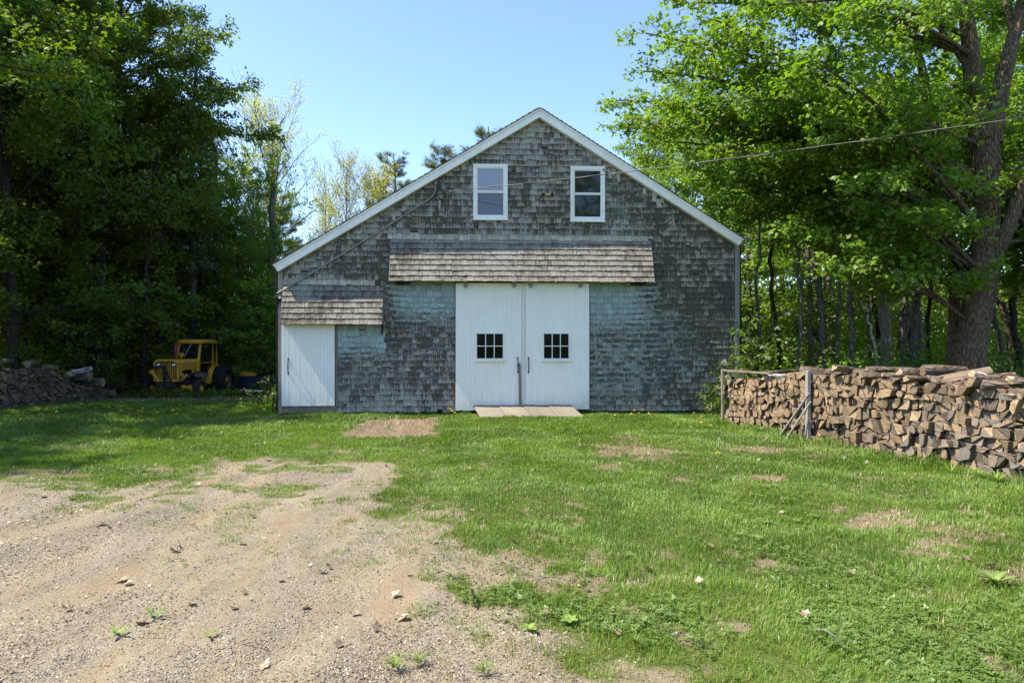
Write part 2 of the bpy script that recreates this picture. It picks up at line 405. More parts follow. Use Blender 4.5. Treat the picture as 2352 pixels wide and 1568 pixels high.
def cover(x, y):
    """grass cover, mulch, gravel at a spot of ground, each 0..1"""
    u, v = to_print(x, y)
    n1 = fbm(x * 1.5, y * 1.5, 21); n2 = fbm(x * 5, y * 5, 22); n3 = fbm(x * 0.6, y * 0.6, 23)
    sdg = poly_sd(GR, x, y)
    gv = ss(-0.42, 0.42, sdg + (n1 - 0.5) * 1.5 + (n2 - 0.5) * 0.7)
    g = 1 - gv
    bare = np.zeros_like(g)
    for (cu, cv, ru, rv, s) in BARE:
        bare = np.maximum(bare, s * np.exp(-(((u - cu) / ru) ** 2 + ((v - cv) / rv) ** 2) * 0.9))
    n4 = fbm(x * 14, y * 14, 27, 3)
    bare = 0.95 * ss(0.22, 0.85, bare + (n2 - 0.5) * 0.7 + (n1 - 0.5) * 0.6 + (n4 - 0.5) * 1.0)
    bare = np.maximum(bare, 0.75 * ss(0.60, 0.72, n1 * 0.6 + n2 * 0.4) * (y < 12))
    g = g * (1 - bare)
    # straggling green inside the gravel, thick towards its upper left edge
    strag = ss(0.50, 0.66, n1 * 0.55 + n2 * 0.45) * (0.45 * ss(3.2, 8, y) + 1.0 * ss(6.6, 8.6, y) * ss(0.0, -1.5, x) + 0.35 * ss(1.2, 0.2, sdg))
    g = np.maximum(g, np.clip(strag, 0, 1) * gv * 0.85)
    mul = ss(-0.16, 0.14, poly_sd(MULCH, x, y) + (n2 - 0.5) * 0.55 + (n4 - 0.5) * 0.3)
    g = g * (1 - mul)
    fl = ss(20.5, 22.5, y + (n1 - 0.5) * 3) * (x < 0)             # leaf litter of the woods
    fr = ss(0.4, 1.5, x - (4.6 + (14.5 - y) * 0.279 + 0.8)) * ss(5, 9, y)
    fo = np.maximum(np.maximum(fl, fr), ss(19, 20, y))
    g = g * (1 - 0.85 * fo)
    return g, np.maximum(mul, 0), gv, fo
xs = np.concatenate([[-900, -500, -250, -140, -90], np.arange(-64, -20, 3.0), np.arange(-20, -12, 0.35), np.arange(-12, 9.0, 0.055), np.arange(9, 20, 0.35), np.arange(20, 66, 3.0), [90, 140, 250, 500, 900]])
ys = np.concatenate([[-900, -400, -150, -70, -35, -18, -9, -4, -1, 0.5, 1.3], np.arange(2, 9, 0.045), np.arange(9, 19, 0.07), np.arange(19, 32, 0.35), np.arange(32, 70, 3.0), [90, 140, 250, 500, 1200]])
X, Y = np.meshgrid(xs, ys); X = X.ravel(); Y = Y.ravel()
Z = height(X, Y)
g_, mul_, gv_, fo_ = cover(X, Y)
nx, ny = len(xs), len(ys)
i0 = (np.arange(ny - 1)[:, None] * nx + np.arange(nx - 1)[None]).ravel()
quads = np.stack([i0, i0 + 1, i0 + nx + 1, i0 + nx], 1)
def ground_mat():
    T = NT('ground_soil')
    g = T.attr('g'); mu = T.attr('mul'); gv = T.attr('gv'); fo = T.attr('fo')
    P = T.coord()
    def peb(scale, seed):
        v = T.n('ShaderNodeTexVoronoi', i_Scale=scale); T.set(v.inputs['Vector'], P); return v
    v1 = peb(95, 0)
    big = T.noise(P, 0.9, 5, 0.6); mid = T.noise(P, 5.0, 5, 0.65); fine = T.noise(P, 55, 4, 0.7)
    rut = T.noise(T.coord(scale=(2.4, 0.33, 1), rot=(0, 0, math.radians(23))), 1.0, 5, 0.6)
    sep = T.n('ShaderNodeSeparateColor'); T.set(sep.inputs[0], v1.outputs['Color'])
    stone = T.n('ShaderNodeValToRGB'); el = stone.color_ramp.elements
    el[0].position = 0; el[0].color = (0.07, 0.07, 0.075, 1); el[1].position = 1; el[1].color = (0.50, 0.47, 0.42, 1)
    for p, c in ((0.25, (0.15, 0.147, 0.145)), (0.5, (0.225, 0.195, 0.155)), (0.75, (0.32, 0.29, 0.25))):
        e = el.new(p); e.color = (*c, 1)
    T.set(stone.inputs[0], sep.outputs[0])
    sand = T.mix(big, (0.185, 0.148, 0.097), (0.265, 0.225, 0.155))
    sand = vmul(T, sand, T.map(fine, 0.25, 0.75, 0.72, 1.25))
    sm = T.math('ADD', T.math('MULTIPLY', rut, 1.0), T.math('MULTIPLY', mid, 0.5))
    stonef = T.math('MULTIPLY', T.map(sm, 0.55, 0.95), T.map(sep.outputs[1], 0.25, 0.7))
    gravel = T.mix(stonef, sand, stone)
    litter = T.mix(T.noise(P, 38, 4, 0.8), (0.135, 0.092, 0.058), (0.31, 0.235, 0.155))
    blot = T.noise(T.coord(scale=(1.6, .6, 1), rot=(0, 0, math.radians(23))), 1.6, 6, 0.7)
    gravel = vmul(T, gravel, T.map(blot, .33, .67, .74, 1.13))
    rut2 = T.noise(T.coord(scale=(1.5, 0.4, 1), rot=(0, 0, math.radians(20))), 1.3, 5, 0.65)
    gravel = T.mix(T.map(T.math('ADD', rut2, T.math('MULTIPLY', mid, 0.4)), 0.68, 0.90, 0, 0.85), gravel, litter)
    soil = T.mix(mid, (0.13, 0.092, 0.06), (0.275, 0.215, 0.145)); soil = vmul(T, soil, T.map(fine, 0.25, 0.75, 0.7, 1.25))
    thatch = T.mix(T.noise(T.coord(scale=(1, 1, 1)), 90, 3, 0.8), (0.045, 0.07, 0.014), (0.12, 0.145, 0.04))
    lawn = T.mix(T.map(T.math('ADD', g, T.math('MULTIPLY', T.math('SUBTRACT', fine, 0.5), 0.9)), 0.25, 0.75), soil, thatch)
    base = T.mix(T.map(T.math('ADD', gv, T.math('MULTIPLY', T.math('SUBTRACT', mid, 0.5), 0.5)), 0.3, 0.75), lawn, gravel)
    base = T.mix(T.map(T.math('ADD', g, T.math('MULTIPLY', T.math('SUBTRACT', fine, 0.5), 0.7)), 0.45, 0.95, 0, 0.8), base, thatch)
    chips = T.mix(T.noise(T.coord(scale=(1, 1.6, 1)), 46, 4, 0.8), (0.085, 0.056, 0.036), (0.29, 0.215, 0.145))
    base = T.mix(T.math('MULTIPLY', T.map(T.math('ADD', mu, T.math('MULTIPLY', T.math('SUBTRACT', fine, 0.5), 0.8)), 0.3, 0.8), 0.9), base, chips)
    floor = T.mix(T.noise(P, 14, 5, 0.75), (0.025, 0.02, 0.012), (0.12, 0.075, 0.04))
    base = T.mix(fo, base, floor)
    h = T.math('ADD', T.math('MULTIPLY', v1.outputs['Distance'], T.math('MULTIPLY', stonef, -1.6)), T.math('MULTIPLY', fine, 0.8))
    T.pbr(base, 0.95, T.bump(h, 0.012), spec=0.12)
    return T.mat
me = raw_mesh('ground', np.stack([X, Y, Z], 1), quads, np.full(len(quads), 4), [ground_mat()], {'g': g_, 'mul': mul_, 'gv': gv_, 'fo': fo_}, smooth=True)
ground = link(bpy.data.objects.new('ground', me)); tag(ground, kind='structure')
# ------------------------------------------------------------------ barn
SL = 0.055; BY = 16.6
def fac(u, v):                     # spot of the print on the barn's front, in the barn's own x and z
    a = (u - 1176.0) / FPX; t = BY / (1 - SL * a)
    return (a * t * math.sqrt(1 + SL * SL), CAM_Z + (784.0 - v) / FPX * t)
barn = thing('barn', 'weathered grey shingled barn with white rake boards and tall white sliding doors', 'barn', (0, BY, 0), math.atan(SL))
rngb = random.Random(4)
XL = fac(641, 800)[0]; XR = fac(1697, 800)[0]; PK = fac(1238.5, 256)
ZL = fac(641, 622)[1] + 0.05; ZR = fac(1697, 555)[1] + 0.05
def roof_z(x):
    if x < PK[0]: return ZL + (x - XL) * (PK[1] - ZL) / (PK[0] - XL)
    return ZR + (XR - x) * (PK[1] - ZR) / (XR - PK[0])
def rect(u0, v0, u1, v1):
    x0, z1 = fac(u0, v0); x1, z0 = fac(u1, v1); return (x0, x1, z0, z1)
DL = rect(1047, 650, 1197, 941); DR = rect(1206, 650, 1352, 939); SD = rect(649, 744, 770, 931)
WL = rect(1087, 377, 1166, 505); WR = rect(1310, 382, 1389, 509)
COURSE = 0.1385
def shingles(mb, x0, x1, z0, z1, top, holes=(), fields=None, y=0.0, course=COURSE, wmin=0.07, wmax=0.2, wonk=0.0, rng=rngb):
    k = 0; z = z0
    while z < z1:
        zb = z + rng.uniform(-.004, .004)
        cuts = sorted({x0, x1, *[min(max(h[0], x0), x1) for h in holes if h[2] < z + course and h[3] > z], *[min(max(h[1], x0), x1) for h in holes if h[2] < z + course and h[3] > z]})
        for a, b in zip(cuts, cuts[1:]):
            if b - a < 0.01: continue
            lo, hi = zb, z + course * 1.22; c = (a + b) / 2; dead = False
            for h in holes:
                if h[0] < c < h[1] and h[2] < z + course and h[3] > z:
                    if h[2] <= zb + 0.01 and h[3] >= z + course - 0.01: dead = True
                    elif h[2] > zb + 0.01: hi = min(hi, h[2])
                    else: lo = max(lo, h[3])
            if dead: continue
            x = a + (rng.uniform(-.1, 0) if a == x0 else 0)
            while x < b:
                w = rng.uniform(wmin, wmax); xa = max(x, a); xb = min(x + w, b); x += w
                if xb - xa < 0.012: continue
                g = rng.uniform(.0012, .0042); xa += g; xb -= g
                dz = rng.gauss(0, .004 + wonk * 0.004); l = lo + dz; tl = rng.gauss(0, .002 + wonk * .003)
                if wonk and rng.random() < 0.02 * wonk: l += rng.uniform(.02, .06)
                zl, zr = top(xa), top(xb)
                if min(zl, zr) < l + 0.02:
                    if max(zl, zr) < l + 0.03: continue
                yb = y - 0.020 - rng.uniform(0, .008) - (rng.random() < .03) * .008
                yt = y - 0.002
                hl = min(hi, zl); hr = min(hi, zr); l2 = min(l + tl, zl - .002); r2 = min(l - tl, zr - .002)
                if hl <= l2 + .004: hl = l2 + .004
                if hr <= r2 + .004: hr = r2 + .004
                P = [(xa, yb, l2), (xb, yb, r2), (xb, yt, hr), (xa, yt, hl), (xa, y + .004, l2), (xb, y + .004, r2), (xb, y + .004, hr), (xa, y + .004, hl)]
                ht = course
                svs = [(l2 - z) / ht, (r2 - z) / ht, (hr - z) / ht, (hl - z) / ht] * 2
                bl, ms = fields((xa + xb) / 2, z + course / 2) if fields else (0, .5)
                r1 = rng.random(); r2_ = rng.random()
                mb.add(P, [(0, 1, 2, 3), (1, 0, 4, 5), (0, 3, 7, 4), (2, 1, 5, 6), (3, 2, 6, 7)], 0, sv=svs, rnd=r1, rnd2=r2_, blue=bl, moss=ms)
        z += course; k += 1
def sst(a, b, x):
    t = min(max((x - a) / (b - a), 0), 1); return t * t * (3 - 2 * t)
PALE = [(fac(893, 549)[0], fac(1497, 549)[0], fac(1200, 541)[1]), (fac(650, 655)[0], fac(860, 655)[0], fac(760, 648)[1])]   # newer courses above the pent roofs
def wall_fields(x, z):
    n = float(vnoise(x * 1.1, z * 1.1, 77)); n2 = float(vnoise(x * .5, z * .5, 78))
    bl = 0.0; ms = 0.54 + (n - .5) * .25
    if x < -1.0 and z < 3.2:
        if x > -3.1: bl = 0.16 + 0.74 * sst(1.9, 2.9, z) * sst(-3.2, -2.4, x)
        else: bl = (0.20 + 0.8 * sst(1.1, 1.9, z)) * (z < 2.3)
        bl *= sst(0.3, 0.7, z) * sst(-4.5, -4.2, x); bl -= 0.35 * max(0, n - .6)
        ms = 0.64 + .2 * (n - .5) - .22 * sst(.8, 0, z) + .1 * sst(1.2, 2.0, z)
    elif x > 1.7:
        f = sst(4.1, 2.6, x)
        bl = (0.22 + 0.66 * f * sst(1.9, 2.7, z)) * sst(5.6, 3.2, x + .6 * n) * sst(.1, .5, z)
        if z > 3.3: bl *= .25
        if z < 3.2: ms = (0.62 + .1 * n) * f + (0.76 + .25 * (n - .5)) * (1 - f)
        else: ms = 0.66 + .2 * (n - .5)
        if z < .35: ms -= .15
        bl += .12 * (n2 > .5) * (z < 2.4)
    elif x < -1.0: ms = 0.62 + (n - .5) * .3; bl = .12
    for (hx0_, hx1_, hz_) in PALE:
        if hx0_ < x < hx1_ and abs(z - hz_) < .085: ms = .02; bl = 0
    ms -= .18 * sst(5.4, 6.6, z) * (n > .45)
    return max(0, min(1, bl)), ms
mb = MB()
holes = [(DL[0] - .01, DR[1] + .01, -1, DL[3] + .05), (XL, SD[1] + .055, -1, SD[3] + .02), (WL[0] + .02, WL[1] - .02, WL[2] + .02, WL[3] - .02), (WR[0] + .02, WR[1] - .02, WR[2] + .02, WR[3] - .02)]
shingles(mb, XL + .105, XR - .115, 0.055, PK[1], roof_z, holes, wall_fields, wonk=1.0)
# split and lifted shingles
for (u, v, w, h, a) in ((1388, 386, .09, .2, 5), (1399, 400, .07, .24, -9), (1408, 396, .1, .17, 14), (1420, 410, .08, .2, -4), (1502, 452, .1, .26, 3), (1512, 468, .12, .22, -7), (1521, 455, .08, .25, 4), (1480, 440, .1, .16, 10), (1330, 330, .06, .2, -12), (1247, 300, .05, .16, 25),
                        (1010, 470, .06, .22, -3), (1190, 300, .2, .05, -8), (1530, 508, .03, .14, 40), (1546, 512, .05, .17, -3), (1375, 372, .12, .14, 18), (1108, 340, .12, .1, 6), (1065, 385, .1, .16, -14), (905, 500, .06, .14, 4), (1155, 545, .06, .15, 1), (1605, 565, .05, .14, 6), (700, 590, .04, .1, 0)):
    x, z = fac(u, v); R = Matrix.Translation((x, -.034, z)) @ Matrix.Rotation(math.radians(a), 4, 'Y') @ Matrix.Rotation(math.radians(rngb.uniform(-7, -2)), 4, 'X')
    mb.box(-w / 2, w / 2, -.006, .004, -h / 2, h / 2, 0, M=R, sv=.4, rnd=rngb.random(), rnd2=.3, blue=0.0, moss=rngb.uniform(.1, .4))
# sheathing behind the shingles
mb.prism([(XL + .02, .05), (XR - .02, .05), (XR - .02, ZR - .03), (PK[0], PK[1] - .04), (XL + .02, ZL - .03)], .005, .13, 1)
mb.prism([(XL + .05, -.4), (XR - .05, -.4), (XR - .05, .05), (XL + .05, .05)], .10, .16, 1)
mb.build('front_wall', [M['shingle_wall'], M['dark_wall']], barn)
LEN = 13.0
def side_wall(xw, zt, sign):
    mb = MB()
    Mx = Matrix.Translation((xw, 0, 0)) @ Matrix.Rotation(math.radians(90 * sign), 4, 'Z')
    t = MB(); a, b = (.1, LEN) if sign > 0 else (-LEN, -.1)
    shingles(t, a, b, .055, zt - .02, lambda x: zt, (), lambda x, z: (.1, .62), wmin=.1, wmax=.28)
    mb.add([Mx @ Vector(p) for p in t.v], [], 0)
    mb.f = t.f; mb.m = t.m; mb.sm = t.sm; mb.at = t.at
    s = -1 if sign > 0 else 1
    mb.box(min(xw - s * .006, xw - s * .12), max(xw - s * .006, xw - s * .12), .14, LEN, .05, zt - .02, 1)
    mb.build('side_wall', [M['shingle_wall'], M['dark_wall']], barn)
side_wall(XR - .012, ZR, 1); side_wall(XL + .012, ZL, -1)
mb = MB(); mb.prism([(XL + .02, .05), (XR - .02, .05), (XR - .02, ZR - .03), (PK[0], PK[1] - .04), (XL + .02, ZL - .03)], LEN - .1, LEN, 0)
mb.build('rear_wall', M['shingle_wall'], barn)
# roof slabs and rake boards: edge line of the print
TL = fac(627, 608); TR = fac(1706.5, 549); TP = fac(1238.5, 248.5)
OV = 0.16                                   # the rake stands this far out from the wall
sh = (BY - OV) / BY
def out(p): return Vector((p[0] * sh, -OV, CAM_Z + (p[1] - CAM_Z) * sh))
oL, oR, oP = out(TL), out(TR), out(TP)
roof_m = NT('roof_shingle')
_v = roof_m.noise(roof_m.coord(scale=(8, 8, 30)), 1.0, 4); roof_m.pbr(roof_m.mix(_v, (0.05, .045, .04), (0.16, .14, .12)), .95, roof_m.bump(_v, .01))
for A, B in ((oL, oP), (oR, oP)):
    mb = MB(); d = (B - A).normalized(); nrm = Vector((-d.z, 0, d.x)); nrm = nrm if nrm.z > 0 else -nrm
    ext = A - d * .03
    n = 46
    for i in range(n):                       # overlapping courses along the slope
        a = ext.lerp(B, i / n); b = ext.lerp(B, (i + 1.25) / n) if i < n - 1 else B
        poly = [a + nrm * .035, b + nrm * .012, b + nrm * .002, a + nrm * .002]
        mb.prism([(p.x, p.z) for p in poly], -OV - .035, LEN + .15, 0)
    mb.prism([(p.x, p.z) for p in (ext, B, B - nrm * .03, ext - nrm * .03)], -OV + .03, LEN + .1, 1)
    mb.build('roof', [roof_m.mat, M['grey_board']], barn)
    # board: face and the thin drip strip above it
    mb = MB(); w = .185
    cut = Vector((0, 0, -1)) * (w / abs(d.x))
    mb.prism([(p.x, p.z) for p in (A + nrm * -.002, B + nrm * -.002, B + cut, A - nrm * w)], -OV, -OV + .028, 0)
    mb.prism([(p.x, p.z) for p in (A - d * .012, B, B - nrm * .04 + d * 0, A - d * .012 - nrm * .04)], -OV - .022, -OV - .001, 0)
    mb.prism([(p.x, p.z) for p in (A - nrm * (w - .03), B + cut * .86, B + cut * .98, A - nrm * (w - .004))], -OV + .03, -.004, 0)
    mb.build('rake_board', M['white_trim'], barn)
# corner boards
for x0, x1, zt in ((XL - .012, XL + .10, ZL - .03), (XR - .105, XR + .012, ZR - .03)):
    mb = MB(); mb.box(x0, x1, -.028, .012, .03, zt - (0.06 if x0 > 0 else -.02), 0, bev=.004)
    sx = x0 if x0 < 0 else x1 - .02
    mb.box(sx - .001, sx + .021, .0125, .12, .03, zt - .06, 0)
    mb.build('corner_board', M['grey_board'], barn)
# sill board under the small door and its right jamb
mb = MB(); mb.box(XL + .105, SD[1] + .052, -.03, .004, .035, SD[2] - .015, 0, bev=.005)
mb.build('sill_board', M['brown_board'], barn)
mb = MB(); mb.box(SD[1] + .006, SD[1] + .06, -.034, .003, SD[2] - .012, SD[3] - .02, 0, bev=.004)
mb.build('door_jamb', M['brown_board'], barn)
for xx in (DL[0] - .018, DR[1] + .004):
    mb = MB(); mb.box(xx, xx + .016, -.05, .003, .06, DL[3] - .02, 0); mb.build('door_jamb', M['brown_board'], barn)

# sliding doors of upright boards
def boards(mb, R, y0, y1, n, mat=0):
    x = R[0]; ws = [rngb.uniform(.8, 1.2) for _ in range(n)]; s = (R[1] - R[0]) / sum(ws)
    for w in ws:
        dz = rngb.uniform(-.004, .004)
        mb.box(x + .0004, x + w * s - .0004, y0 + rngb.uniform(-.001, .001), y1, R[2] + dz, R[3], mat, bev=.0018); x += w * s
    mb.box(R[0] + .01, R[1] - .01, y1 - .004, y1 + .02, R[2] + .02, R[3] - .01, mat)
def handle(x, z, y, parent):
    mb = MB(); h = .16
    mb.tube([(x, y, z - h), (x + .001, y - .03, z - h * .7), (x + .002, y - .045, z), (x + .001, y - .03, z + h * .7), (x, y, z + h)], [.008, .01, .013, .01, .008], 8)
    for s in (-1, 1):
        mb.prism([(x - .005, z + s * (h - .03)), (x - .02, z + s * h), (x, z + s * (h + .055)), (x + .02, z + s * h), (x + .005, z + s * (h - .03))], y - .006, y + .002, 0)
    mb.build('handle', M['iron_black'], parent)
def sash(name, R, y, nx, nz, parent, fw, mats, bw=.022, sill=True, split=False):
    """window in a wall: frame, bars, glass; R outer edge of the frame"""
    x0, x1, z0, z1 = R; f = MB()
    f.box(x0, x0 + fw, y - .03, y + .01, z0, z1, 0, bev=.004); f.box(x1 - fw, x1, y - .03, y + .01, z0, z1, 0, bev=.004)
    f.box(x0 + fw, x1 - fw, y - .029, y + .01, z1 - fw, z1, 0, bev=.004); f.box(x0 + fw, x1 - fw, y - .029, y + .01, z0, z0 + fw, 0, bev=.004)
    gx0, gx1, gz0, gz1 = x0 + fw, x1 - fw, z0 + fw, z1 - fw
    return f, (gx0, gx1, gz0, gz1)
for R, wu, hu, lab in ((DL, (1093, 764, 1157, 825), 1189, 'left'), (DR, (1246, 764, 1307, 825), 1213, 'right')):
    mb = MB(); boards(mb, (R[0], R[1], R[2], R[3]), -.085, -.058, 17)
    if lab == 'left':
        s0 = DL[1] + .002; mb.box(s0, fac(1206, 700)[0] - .004, -.098, -.06, R[2] + .03, R[3], 1, bev=.004)
    d = mb.build('sliding_door', [M['white_door'], M['cream_strip']], barn)
    W = rect(*wu)
    f, (a, b, c, e) = sash('window', W, -.0865, 3, 2, d, .026, None)
    gw = (b - a) / 3
    for i in (1, 2): f.box(a + gw * i - .010, a + gw * i + .010, -.107, -.085, c, e, 0, bev=.003)
    f.box(a, b, -.1065, -.0855, (c + e) / 2 - .010, (c + e) / 2 + .010, 0, bev=.003)
    f.box(W[0] - .045, W[1] + .045, -.155, -.088, W[2] - .05, W[2] - .004, 0, bev=.006)
    w = f.build('window', [M['white_trim']], d)
    g = MB(); g.box(a - .003, b + .003, -.0985, -.0875, c - .003, e + .003, 0); g.build('pane', M['pane_dark'], d)
    hx, hz = fac(hu, 838); handle(hx, hz, -.088, d)
    us = (1070, 1180) if lab == 'left' else (1218, 1332)
    for uu in us:
        x, z = fac(uu, 656); r = MB()
        r.box(x - .04, x + .04, -.118, -.087, z - .055, z + .12, 0, bev=.006); r.box(x - .012, x + .012, -.125, -.116, z - .075, z + .02, 0, bev=.003)
        r.box(x - .055, x - .04, -.116, -.09, z - .02, z + .12, 0); r.box(x + .04, x + .055, -.116, -.09, z - .02, z + .12, 0)
        r.build('door_roller', M['galvanised'], d)
mb = MB(); mb.box(DL[0] - 1.2, DR[1] + 1.2, -.125, -.095, fac(1176, 646)[1] + .0, fac(1176, 646)[1] + .055, 0, bev=.004); mb.box(DL[0] - 1.2, DR[1] + 1.2, -.093, -.004, fac(1176, 646)[1] + .01, fac(1176, 646)[1] + .09, 0)
mb.build('door_track', M['dark_wall'], barn)
mb = MB(); boards(mb, SD, -.075, -.05, 15)
d = mb.build('small_sliding_door', M['white_door'], barn)
hx, hz = fac(664, 841); handle(hx, hz, -.077, d)
# gable windows
for R, mats, lab in ((WL, ('pane_shade', 'pane_shade_low'), 'white framed window with a pale blind behind the glass'), (WR, ('pane_mirror', 'pane_mirror'), 'white framed window with dark glass reflecting leaves')):
    f, (a, b, c, e) = sash('gable_window', R, -.012, 1, 2, barn, .085, None)
    f.box(R[0] - .012, R[1] + .012, -.058, -.02, R[2] - .02, R[2] + .012, 0, bev=.004)
    mz = (c + e) / 2
    for (q0, q1, yy) in ((mz + .001, e, -.012), (c, mz - .001, -.004)):
        f.box(a, a + .022, yy - .014, yy + .012, q0, q1, 0); f.box(b - .022, b, yy - .014, yy + .012, q0, q1, 0)
        f.box(a + .022, b - .022, yy - .013, yy + .012, q0, q0 + .026, 0); f.box(a + .022, b - .022, yy - .013, yy + .012, q1 - .026, q1, 0)
    w = f.build('gable_window', [M['white_trim']], barn); w['label'] = lab
    for (q0, q1, yy, mm) in ((mz + .02, e - .02, -.006, mats[0]), (c + .02, mz - .02, .001, mats[1])):
        g = MB(); g.box(a + .015, b - .015, yy, yy + .006, q0, q1, 0); g.build('pane', M[mm], w)
# pent roofs over the doors
def hood(u0, u1, vt, vb, P, name, xadj=(0, 0)):
    x0, zt = fac(u0, vt); x1, _ = fac(u1, vt)
    zc = fac((u0 + u1) / 2, vb)[1]; zb = CAM_Z + (zc - CAM_Z) * (BY - P) / BY
    L = math.hypot(P, zt - zb); ang = math.atan2(P, zt - zb)
    t = MB()
    x0 += xadj[0]; x1 += xadj[1]
    shingles(t, x0, x1, 0, L - .03, lambda x: L + .05, (), lambda x, z: (0, .30 + .25 * float(vnoise(x * 2.0, z * 1.2, 5)) - .14 * sst(L * .75, L, z)), course=.142, wmin=.06, wmax=.17)
    R = Matrix.Translation((0, -P, zb)) @ Matrix.Rotation(-ang, 4, 'X')
    mb = MB(); mb.add([R @ Vector(p) for p in t.v], [], 0); mb.f = t.f; mb.m = t.m; mb.sm = t.sm; mb.at = t.at
    mb.box(x0 + .01, x1 - .01, .006, .03, .015, L - .02, 1, M=R)
    for xe in (x0 + .005, x1 - .03):         # triangular cheeks
        mb.prism([(0.0 - .02, zt - .06), (-P + .035, zb + .02), (-.02, zb + .02)], xe, xe + .025, 2,
                 M=Matrix(((0, 1, 0, 0), (1, 0, 0, 0), (0, 0, 1, 0), (0, 0, 0, 1))))
    h = mb.build(name, [M['shingle_hood'], M['brown_board'], M['grey_board']], barn)
    return h, x0, x1, zb
hd, hx0, hx1, hzb = hood(897, 1495, 549, 646.5, .36, 'pent_roof')
hd['label'] = 'long shingled pent roof over the double sliding doors'
hd, sx0, sx1, szb = hood(653, 881.5, 655, 744.5, .33, 'pent_roof', (-.02, 0))
hd['label'] = 'short shingled pent roof over the small door'
mb = MB(); x, z = fac(878.5, 757); mb.box(x - .02, x + .012, -.06, -.025, z - .13, z + .35, 0, bev=.004); mb.build('hood_bracket', M['dark_wall'], barn)
for xx in (hx0 + .14, hx1 - .5):
    mb = MB(); mb.box(xx, xx + .34, -.2, -.03, hzb - .055, hzb + .05, 0, bev=.004); mb.build('hood_bracket', M['dark_wall'], barn)
# conduit, lamp holder, flood lamp
mb = MB(); cpts = []
for (u, v) in ((638, 674), (700, 638), (800, 576), (900, 514), (960, 475), (985, 459), (996, 449), (1000, 440), (1001, 424)):
    x, z = fac(u, v); cpts.append((x, -.045, z))
mb.tube(cpts, .019, 8)
for i in (1, 2, 3, 4): x, y, z = cpts[i]; mb.tube([(x - .02, y, z - .012), (x + .02, y, z + .012)], .026, 8)
x, z = fac(1001, 423); mb.lathe([(.0, .05), (.03, .05), (.045, .02), (.04, -.02), (.02, -.03)], 12, M=Matrix.Translation((x, -.05, z)))
mb.build('conduit', M['conduit_grey'], barn)
mb = MB()
def drip(P, r=.008):
    q = [fac(*p) for p in P]; mb.tube([(x, -.06 - .05 * (i % 2), z) for i, (x, z) in enumerate(q)], r, 6)
drip([(1002, 425), (1012, 434), (1021, 444), (1023, 453), (1016, 461), (1008, 458), (1006, 449)]); drip([(1003, 425), (1014, 440), (1022, 449), (1017, 457), (1010, 461)])
mb.build('drip_loop', M['iron_black'], barn)
x, z = fac(1258, 447.5); mb = MB()
mb.box(x - .075, x + .075, -.06, -.02, z - .03, z + .03, 1, bev=.008)
for s in (-1, 1): mb.lathe([(.0, 0), (.028, 0), (.034, .02), (.03, .05), (.0, .055)], 12, 0, M=Matrix.Translation((x + s * .1, -.045, z + .03)) @ Matrix.Rotation(math.radians(180 - 20 * s), 4, 'X'))
mb.build('lamp_holder', [M['iron_black'], M['brass']], barn)
x, z = fac(641, 684); mb = MB()
mb.box(x - .06, x + .09, -.12, -.06, z - .04, z + .045, 0, bev=.008); mb.box(x - .07, x + .05, -.06, .06, z - .10, z - .01, 0, bev=.008)
mb.box(x + .02, x + .08, -.124, -.119, z - .022, z + .025, 1); mb.tube([(x - .02, -.05, z - .05), (x - .14, .1, z + .01), (x - .17, .3, z + .03)], .012, 6)
mb.tube([(x - .02, -.04, z - .1), (x - .02, -.04, z - .2)], .02, 8)
mb.build('flood_lamp', [M['iron_black'], M['white_trim']], barn)

# power cable running off over the yard
cb = MB()
a = Vector((fac(1019, 441)[0], BY - .15, fac(1019, 441)[1])); b = at_depth(2352, 226, 10.0)
c = a + (b - a) * 1.9; pts = []
for i in range(41):
    s = i / 40; p = a.lerp(c, s); p.z -= .55 * 4 * s * (1 - s) * .5; pts.append(p)
for i in range(2):
    cb.tube([p + Vector((0, math.cos(k * 1.9 + i * math.pi) * .008, math.sin(k * 1.9 + i * math.pi) * .008 + (0 if k else 0))) for k, p in enumerate(pts)], .005, 6, i)
plain('cable_grey', (0.15, .145, .14), .5)
tag(cb.build('power_cable', [M['iron_black'], M['cable_grey']]), 'thin twisted overhead power cable slung from the barn gable past the big maple', 'cable')

# plank ramp and stick
rp = thing('plank_ramp', 'low ramp of weathered tan planks before the white double doors', 'ramp')
Tm = Matrix.Rotation(math.atan(SL), 4, 'Z'); 
r0 = fac(1087, 929); r1 = fac(1311, 929)
wv = (r1[0] - r0[0]) / 8.0
for i in range(8):
    x0 = r0[0] + wv * i; dzz = rngb.uniform(-.008, .008)
    p = MB(); Ln = .86 + rngb.uniform(-.04, .06)
    zt = r0[1] + .002
    R = Matrix.Translation((0, BY, 0)) @ Tm @ Matrix.Translation((x0 + wv / 2, -.12, zt + dzz)) @ Matrix.Rotation(math.radians(11 + rngb.uniform(-.8, .8)), 4, 'Z') @ Matrix.Rotation(math.asin(min(.9, (zt - .03) / Ln)), 4, 'X')
    p.box(-wv / 2 + .004, wv / 2 - .004, -Ln, 0, -.045, 0, 0, M=R, bev=.006)
    p.build('plank', M['tan_plank'], rp)
mb = MB(); R = Matrix.Translation((0, BY, 0)) @ Tm
for yy in (-.2, -.55): mb.box(r0[0] + .1, r1[0] - .05, yy - .04, yy + .04, -.05, (.10 if yy > -.3 else .045), 0, M=R)
mb.build('bearer', M['brown_board'], rp)
x0, z0 = fac(1194, 931); x1, z1 = fac(1192.5, 833)
mb = MB(); R = Matrix.Translation((0, BY, 0)) @ Tm
mb.prism([(x0 - .028, z0 - .0), (x0 + .028, z0), (x1 + .02, z1), (x1 - .02, z1)], -.135, -.105, 0, M=R)
